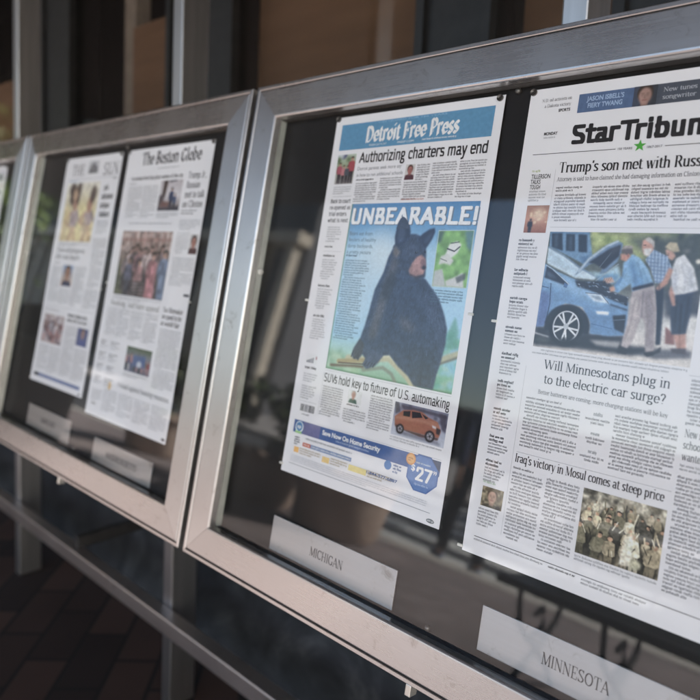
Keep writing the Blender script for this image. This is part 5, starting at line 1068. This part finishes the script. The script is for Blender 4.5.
PN.greek('text_column', 200, 255, 150, 182, 4.4, KL, just=False, wd=1.2); PN.greek('text_column', 200, 258, 190, 300, 4.4, KL, wd=1.2)
PN.greek('caption', 26, 180, 203, 211, 4, KL); PN.text('headline', 'Trial will progress', 24, 168, 226, 11, ink('77777a'), 'serif', .085); PN.text('headline', 'after state inquiry', 24, 150, 242, 11, ink('77777a'), 'serif', .085)
PN.greek('byline', 24, 80, 250, 257, 5, KG); 
p = Pic(74, 256, 127, 305, .9, (.85, .75, .6)); p.vgrad([(0, (.55, .66, .82)), (1, (.86, .66, .5))]); face(p, 102, 274, 14, coat=(.16, .2, .36), skin=(.76, .54, .42), hair=(.2, .15, .13)); p.grain(); PN.picture('photograph', p)
for (x0, x1, y0, y1) in ((16, 70, 260, 348), (74, 127, 309, 350), (132, 190, 256, 350), (196, 258, 304, 350)): PN.greek('text_column', x0, x1, y0, y1, 4.4, KL, wd=1.2)
PN.rules([(15, 354, 258, 354.6)], KL); PN.greek('subheading', 16, 90, 361, 368, 6, KL, last=1)
p = Pic(19, 375, 125, 441, 1.0, (.7, .62, .62)); crowd(p, 8, .6, .9, cols=[(.75, .45, .45), (.86, .84, .86), (.4, .36, .42), (.6, .5, .5), (.3, .26, .3)], soft=1)
for i in range(60): p.ell(rnd.uniform(19, 125), rnd.uniform(375, 441), rnd.uniform(3, 8), rnd.uniform(3, 7), rnd.choice([(.85, .8, .8), (.35, .28, .3), (.72, .48, .46), (.5, .45, .5), (.9, .88, .9)]), 1.5, .75)
p.grain(.1); PN.picture('photograph', p)
PN.greek('headline', 138, 238, 364, 386, 11, K, 1.3, xh=.55, just=False, words=(3, 8), last=.95)
p = Pic(197, 391, 247, 430, .9, (.4, .42, .58)); face(p, 224, 402, 9, coat=(.36, .4, .62), skin=(.74, .6, .56), hair=(.24, .2, .24)); p.grain(); PN.picture('photograph', p)
for (x0, x1, y0, y1) in ((16, 70, 447, 508), (76, 130, 447, 508), (136, 192, 392, 508), (198, 256, 436, 508)): PN.greek('text_column', x0, x1, y0, y1, 4.4, KL, wd=1.2)
PN.panel('banner', 17, 515, 249, 523, ink('7c86a8'), 1); PN.panel('banner_end', 17, 515, 42, 523, ink('33343c'), 2); PN.poly('stamp', c8(250, 531, 5, 18, 0, 2.2), KG, 1)
for q in ((4, 4), (260, 4)): PN.pin(*q)
for q in ((2, 532), (266, 300)): PN.pin(*q, tab=True)

# ================================================================== page in the farthest case, cut by the left edge
PT = Page(290, 540, onpanel(-1.449, .6536, .0240), 'newspaper front page in the farthest case, only its right hand edge in the photo', seed=12)
PT.greek('masthead', 60, 272, 20, 48, 30, K, 1.2, xh=.6, words=(4, 8), last=1)
PT.rules([(14, 56, 276, 58.5)], ink('b0525a'))
p = Pic(18, 90, 180, 200, 2.0, (.6, .62, .66)); crowd(p, 7, .5, .8, soft=1.5); p.grain(); PT.picture('feature_photograph', p)
for k in range(4): PT.greek('headline', 196, 268 - (k % 2) * 14, 70 + k * 18, 86 + k * 18, 15, K, 1.4, xh=.6, wd=.8, last=1)
for x0 in (16, 82, 148, 214): PT.greek('text_column', x0, x0 + 58, 212, 520, 6.0, KL, wd=1.3)
PT.greek('text_column', 214, 272, 148, 205, 6.0, KL, wd=1.3)
for q in ((4, 4), (285, 4)): PT.pin(*q)

# ------------------------------------------------------------------ name plates
def plate(s, v, wd, ht, txt, x0, x1, label):
    t = thing('name_plate', onpanel(s, v, .0255), (-TILT, 0, 0), label, 'name plate', 'name plates under the newspapers')
    b = MB(); b.box(0, wd, -.003, -.0005, 0, ht); b.build('plate', PLATE, t, bevel=.0006)
    V, F = text_tris(txt, 'serif', .085); k = (x1 - x0) / max(q[0] for q in V); b = MB()
    b.add([(x0 + q[0] * k, -.0033, ht * .37 + q[1] * ht * .235) for q in V], F); b.build('plate_lettering', LETTER, t)
plate(.1195, .0035, .233, .050, 'MICHIGAN', .082, .144, 'metal name plate reading MICHIGAN')
plate(.4735, .0085, .233, .050, 'MINNESOTA', .075, .146, 'metal name plate reading MINNESOTA')
plate(-.7640, .006, .218, .050, 'MARYLAND', .074, .146, 'small grey name plate under the page with the yellow photo')
plate(-.4360, .001, .222, .046, 'MASSACHUSETTS', .055, .170, 'pinkish grey name plate under the page with the crowd photo')

# ------------------------------------------------------------------ the street opposite, seen in the glass
LEAF = [mat('leaf_' + n, c, .6, var=.3, scale=4) for n, c in (('mid', (.085, .125, .03)), ('dark', (.045, .07, .022)), ('light', (.125, .165, .045)))]
BARK = mat('bark', (.09, .07, .05), .9, bump=.5, scale=12)
def leaves(b, c, rad, n, size, r):
    clumps = []
    for i in range(int(max(8, n / 90))):
        while True:
            q = Vector((r.uniform(-1, 1), r.uniform(-1, 1), r.uniform(-1, 1)))
            if q.length < 1: break
        clumps.append((Vector((c[0] + q.x * rad[0], c[1] + q.y * rad[1], c[2] + q.z * rad[2])), r.uniform(.22, .42) * min(rad), r.randint(0, 2)))
    for i in range(n):
        cc, cs, mi = r.choice(clumps)
        p_ = cc + Vector((r.gauss(0, 1), r.gauss(0, 1), r.gauss(0, .8))) * cs * .55
        a = Vector((r.uniform(-1, 1), r.uniform(-1, 1), r.uniform(-.6, .6))).normalized(); d = a.cross(Vector((r.uniform(-1, 1), r.uniform(-1, 1), 1))).normalized()
        s_ = size * r.uniform(.6, 1.3)
        b.add([p_ - a * s_, p_ + d * s_ * .45, p_ + a * s_, p_ - d * s_ * .45], [(0, 1, 2, 3)], mi)
def tree(x, y, hgt, cz, rad, n, size, seed, label):
    r = random.Random(seed); t = thing('street_tree', (x, y, 0), label=label, cat='tree', group='street trees across the pavement')
    b = MB(); b.tube([(0, 0, 0), (.03, 0, cz * .4), (-.02, .03, cz * .8), (0, 0, hgt * .85)], [.17, .13, .11, .03], 9)
    for i in range(7):
        a = r.uniform(0, 6.28); z0 = cz * r.uniform(.6, 1.0)
        b.tube([(0, 0, z0), (math.cos(a) * rad[0] * .4, math.sin(a) * rad[1] * .4, z0 + rad[2] * .5), (math.cos(a) * rad[0] * .75, math.sin(a) * rad[1] * .75, z0 + rad[2] * r.uniform(.6, .9))], [.07, .045, .015], 6)
    b.build('trunk', BARK, t); b = MB(); leaves(b, (0, 0, cz), rad, n, size, r); b.build('crown', LEAF, t)
tree(-15.2, -3.6, 5.6, 3.1, (2.4, 2.2, 2.3), 5200, .16, 21, 'low leafy street tree to the left, reflected in the middle case')
tree(-21, -3.5, 7.5, 4.4, (3, 3, 2.8), 4200, .2, 22, 'taller street tree farther down the pavement, reflected in the glass')
tree(2.5, -15.8, 8, 4.8, (3, 3, 3), 3600, .2, 25, 'street tree on the far pavement opposite the cases')
def planter(x, y, wd, ht, seed, label):
    r = random.Random(seed); t = thing('planter', (x, y, .0), label=label, cat='planter', group='planters on the pavement')
    b = MB(); n = 24
    prof = [(.36, 0), (.42, .03), (.47, .28), (.5, .40), (.53, .41), (.53, .46), (.47, .46), (.46, .38), (0, .38)]
    vs = [(q * wd * math.cos(6.2832 * k / n), q * wd * math.sin(6.2832 * k / n), z * ht / .46) for q, z in prof for k in range(n)]
    fs = [(j * n + k, j * n + (k + 1) % n, (j + 1) * n + (k + 1) % n, (j + 1) * n + k) for j in range(len(prof) - 1) for k in range(n)]
    b.add(vs, fs, 0, True); b.build('pot', mat('pot_clay', (.46, .35, .28), .8, scale=5), t)
    b = MB(); leaves(b, (0, 0, ht + .32), (wd * .6, wd * .6, .36), 1500, .055, r); b.build('shrub', LEAF, t)
planter(-3.7, -3.65, .78, .44, 31, 'round clay planter with a leafy shrub, reflected left of the bear page')
planter(-2.75, -3.65, .86, .50, 32, 'wider clay planter with a leafy shrub, second from the building')
planter(-5.6, -3.7, .8, .46, 33, 'clay planter with a leafy shrub farther along the pavement')
# black metal bench behind the photographer's place
t = thing('bench', (.35, -2.25, 0), (0, 0, .05), 'black metal bench with scrolled supports, reflected below the blue car page', 'bench')
IRON = mat('black_iron', (.012, .012, .013), .45, metal=.3)
for k in range(4):
    b = MB(); b.box(-.85, .85, -.24 + k * .125, -.14 + k * .125, .43, .465); b.build('seat_slat', IRON, t, bevel=.006)
for k in range(3):
    b = MB(); b.box(-.85, .85, -.31 - k * .03, -.285 - k * .03, .55 + k * .11, .64 + k * .11); b.build('back_slat', IRON, t, bevel=.006)
for x in (-.72, -.36, 0, .36, .72):
    b = MB(); b.tube([(x, .24, .43), (x, .2, .3), (x, .08, .22), (x, -.04, .28), (x, .0, .36), (x, .06, .33)], .013, 8); b.tube([(x, -.2, .43), (x, -.16, .3), (x, -.04, .2), (x, .08, .12), (x, .22, .03), (x, .27, .012)], .015, 8)
    b.tube([(x, .02, .2), (x, -.14, .1), (x, -.25, .012)], .015, 8); b.tube([(x, -.2, .43), (x, -.3, .6), (x, -.37, .86)], .014, 8); b.build('support', IRON, t)
# litter bin under the overhang
t = thing('litter_bin', (-4.7, -1.75, 0), label='black round litter bin with a domed lid, reflected in the middle case', cat='litter bin')
b = MB(); b.tube([(0, 0, .005), (0, 0, .06), (0, 0, .07), (0, 0, .88)], [.30, .30, .34, .36], 24); b.build('bin_body', IRON, t)
b = MB(); b.tube([(0, 0, .885), (0, 0, .92), (0, 0, 1.04), (0, 0, 1.14), (0, 0, 1.18)], [.37, .38, .36, .26, .08], 24); b.build('lid', IRON, t)
b = MB(); b.box(.20, .365, -.13, .13, .93, 1.03); b.build('opening_flap', DARKSTEEL, t, bevel=.01)
# building across the street
ob = thing('opposite_building', (0, 0, 0), label='grey building with pale pilasters across the street, reflected in the glass', cat='building')
b = MB(); b.box(-90, -26.4, -27, -24, 0, 14.5); b.build('wall', mat('grey_facade', (.12, .12, .125), .8, scale=.6), ob)
pil = mat('pale_stone', (.6, .53, .43), .8, scale=1.5); dkw = mat('dark_window', (.03, .035, .045), .15, spec=.6)
for i in range(22):
    x = -27.0 - i * 2.5
    b = MB(); b.box(x - .3, x + .3, -23.99, -23.1, 0, 9.6); b.build('pilaster', pil, ob)
    b = MB(); b.box(x - 1.95, x - .55, -23.99, -23.9, .9, 9.0); b.build('window', dkw, ob)
b = MB(); b.box(-90, -26.3, -23.99, -22.9, 9.7, 10.4); b.build('cornice', pil, ob)
o2 = thing('brick_building', (0, 0, 0), label='long low brick building far off at the end of the side street', cat='building')
b = MB(); b.box(-62, 160, -96, -84, 0, 7.5); b.build('wall', mat('red_brick', (.15, .10, .085), .85, scale=1), o2)
for i in range(30):
    b = MB(); b.box(-58 + i * 5, -55 + i * 5, -83.99, -83.8, 3, 6); b.build('window', dkw, o2)
# a passer-by on the pavement
def skin_mesh(name, joints, edges, m, parent, sub=2, root=0):
    me = bpy.data.meshes.new(name); me.from_pydata([j[:3] for j in joints], edges, []); me.update()
    o = bpy.data.objects.new(name, me); COL.objects.link(o); o.parent = parent
    sk = o.modifiers.new('skin', 'SKIN'); sk.use_smooth_shade = True
    for i, j in enumerate(joints):
        d = me.skin_vertices[0].data[i]; d.radius = (j[3], j[4] if len(j) > 4 else j[3]); d.use_root = i == root
    sb = o.modifiers.new('sub', 'SUBSURF'); sb.levels = sub; sb.render_levels = sub
    me.materials.append(m); return o
def person(x, y, rz, label):
    t = thing('person', (x, y, -.126), (0, 0, rz), label, 'person')
    sk = mat('skin', (.42, .27, .2), .55); navy = mat('navy_cloth', (.02, .03, .075), .85); jean = mat('dark_trousers', (.02, .022, .03), .85); hair = mat('dark_hair', (.025, .018, .014), .6); shoe = mat('blue_shoe', (.02, .06, .16), .6)
    J = [(0, 0, .95, .12, .1), (0, 0, 1.15, .125, .095), (0, 0, 1.38, .15, .1), (0, 0, 1.47, .07, .065), (0, .01, 1.54, .055, .055), (0, .015, 1.62, .075, .09), (0, .01, 1.71, .07, .085)]
    E_ = [(0, 1), (1, 2), (2, 3), (3, 4), (4, 5), (5, 6)]
    for s in (-1, 1):
        o = len(J); st = .22 * s
        J += [(s * .1, .02, .88, .09), (s * .1, st * .5 + .05, .49, .062), (s * .1, st - .02, .10, .042), (s * .1, st + .1, .04, .04, .03)]; E_ += [(0, o), (o, o + 1), (o + 1, o + 2), (o + 2, o + 3)]
        o = len(J); J += [(s * .19, 0, 1.40, .062), (s * .235, -st * .35, 1.14, .043), (s * .245, -st * .8 + .04, .90, .03), (s * .245, -st * .9 + .06, .83, .036, .018)]; E_ += [(2, o), (o, o + 1), (o + 1, o + 2), (o + 2, o + 3)]
        h = o + 3; hx, hy, hz = J[h][:3]
        for f in range(4):
            q = len(J); L = (.07, .082, .078, .06)[f]
            J += [(hx + s * .002, hy + (f - 1.5) * .017, hz - .03, .0085), (hx - s * .006, hy + (f - 1.5) * .018 + .004, hz - .03 - L * .55, .008), (hx - s * .02, hy + (f - 1.5) * .018 + .006, hz - .03 - L, .0065)]; E_ += [(h, q), (q, q + 1), (q + 1, q + 2)]
        q = len(J); J += [(hx - s * .012, hy + .035, hz + .005, .0095), (hx - s * .018, hy + .055, hz - .03, .0085), (hx - s * .022, hy + .058, hz - .052, .007)]; E_ += [(h, q), (q, q + 1), (q + 1, q + 2)]
    skin_mesh('body', J, E_, sk, t)
    J2 = [(0, 0, .93, .135, .115), (0, 0, 1.15, .142, .112), (0, 0, 1.38, .168, .115), (0, 0, 1.475, .085, .08)]; E2 = [(0, 1), (1, 2), (2, 3)]
    J3 = [(0, 0, .97, .13, .112)]; E3 = []
    for s in (-1, 1):
        st = .22 * s; o = len(J2); J2 += [(s * .19, 0, 1.40, .078), (s * .235, -st * .35, 1.14, .058), (s * .245, -st * .8 + .04, .91, .045)]; E2 += [(2, o), (o, o + 1), (o + 1, o + 2)]
        o = len(J3); J3 += [(s * .1, .02, .88, .105), (s * .1, st * .5 + .05, .49, .08), (s * .1, st - .02, .09, .066)]; E3 += [(0, o), (o, o + 1), (o + 1, o + 2)]
    skin_mesh('jacket', J2, E2, navy, t); skin_mesh('trousers', J3, E3, jean, t)
    for s in (-1, 1):
        b = MB(); st = .22 * s; b.ball((s * .1, st + .06, .045), .058, 12, 8, .72); v = [(a, (c - st - .06) * 2.1 + st + .06, max(.004, e)) for a, c, e in b.v]; b.v = v; b.build('shoe', shoe, t)
        b = MB(); b.ball((s * .03, .098, 1.665), .0125, 8, 6); b.build('eye', mat('eye', (.5, .5, .5), .3), t)
    b = MB(); b.ball((0, -.012, 1.70), .098, 14, 9, 1.05); b.v = [(x_, min(y_, .07) if z_ > 1.71 else min(y_, .0), z_) for x_, y_, z_ in b.v]; b.build('hair', hair, t)
    b = MB(); b.tube([(0, .1, 1.67), (0, .118, 1.635)], [.008, .014], 8); b.build('nose', sk, t)
    b = MB(); b.box(-.022, .022, .09, .1, 1.598, 1.606); b.build('mouth', mat('lip', (.3, .14, .12), .5), t, bevel=.002)
person(-2.35, -5.05, 2.2, 'person in a navy jacket and dark trousers walking on the crosswalk')
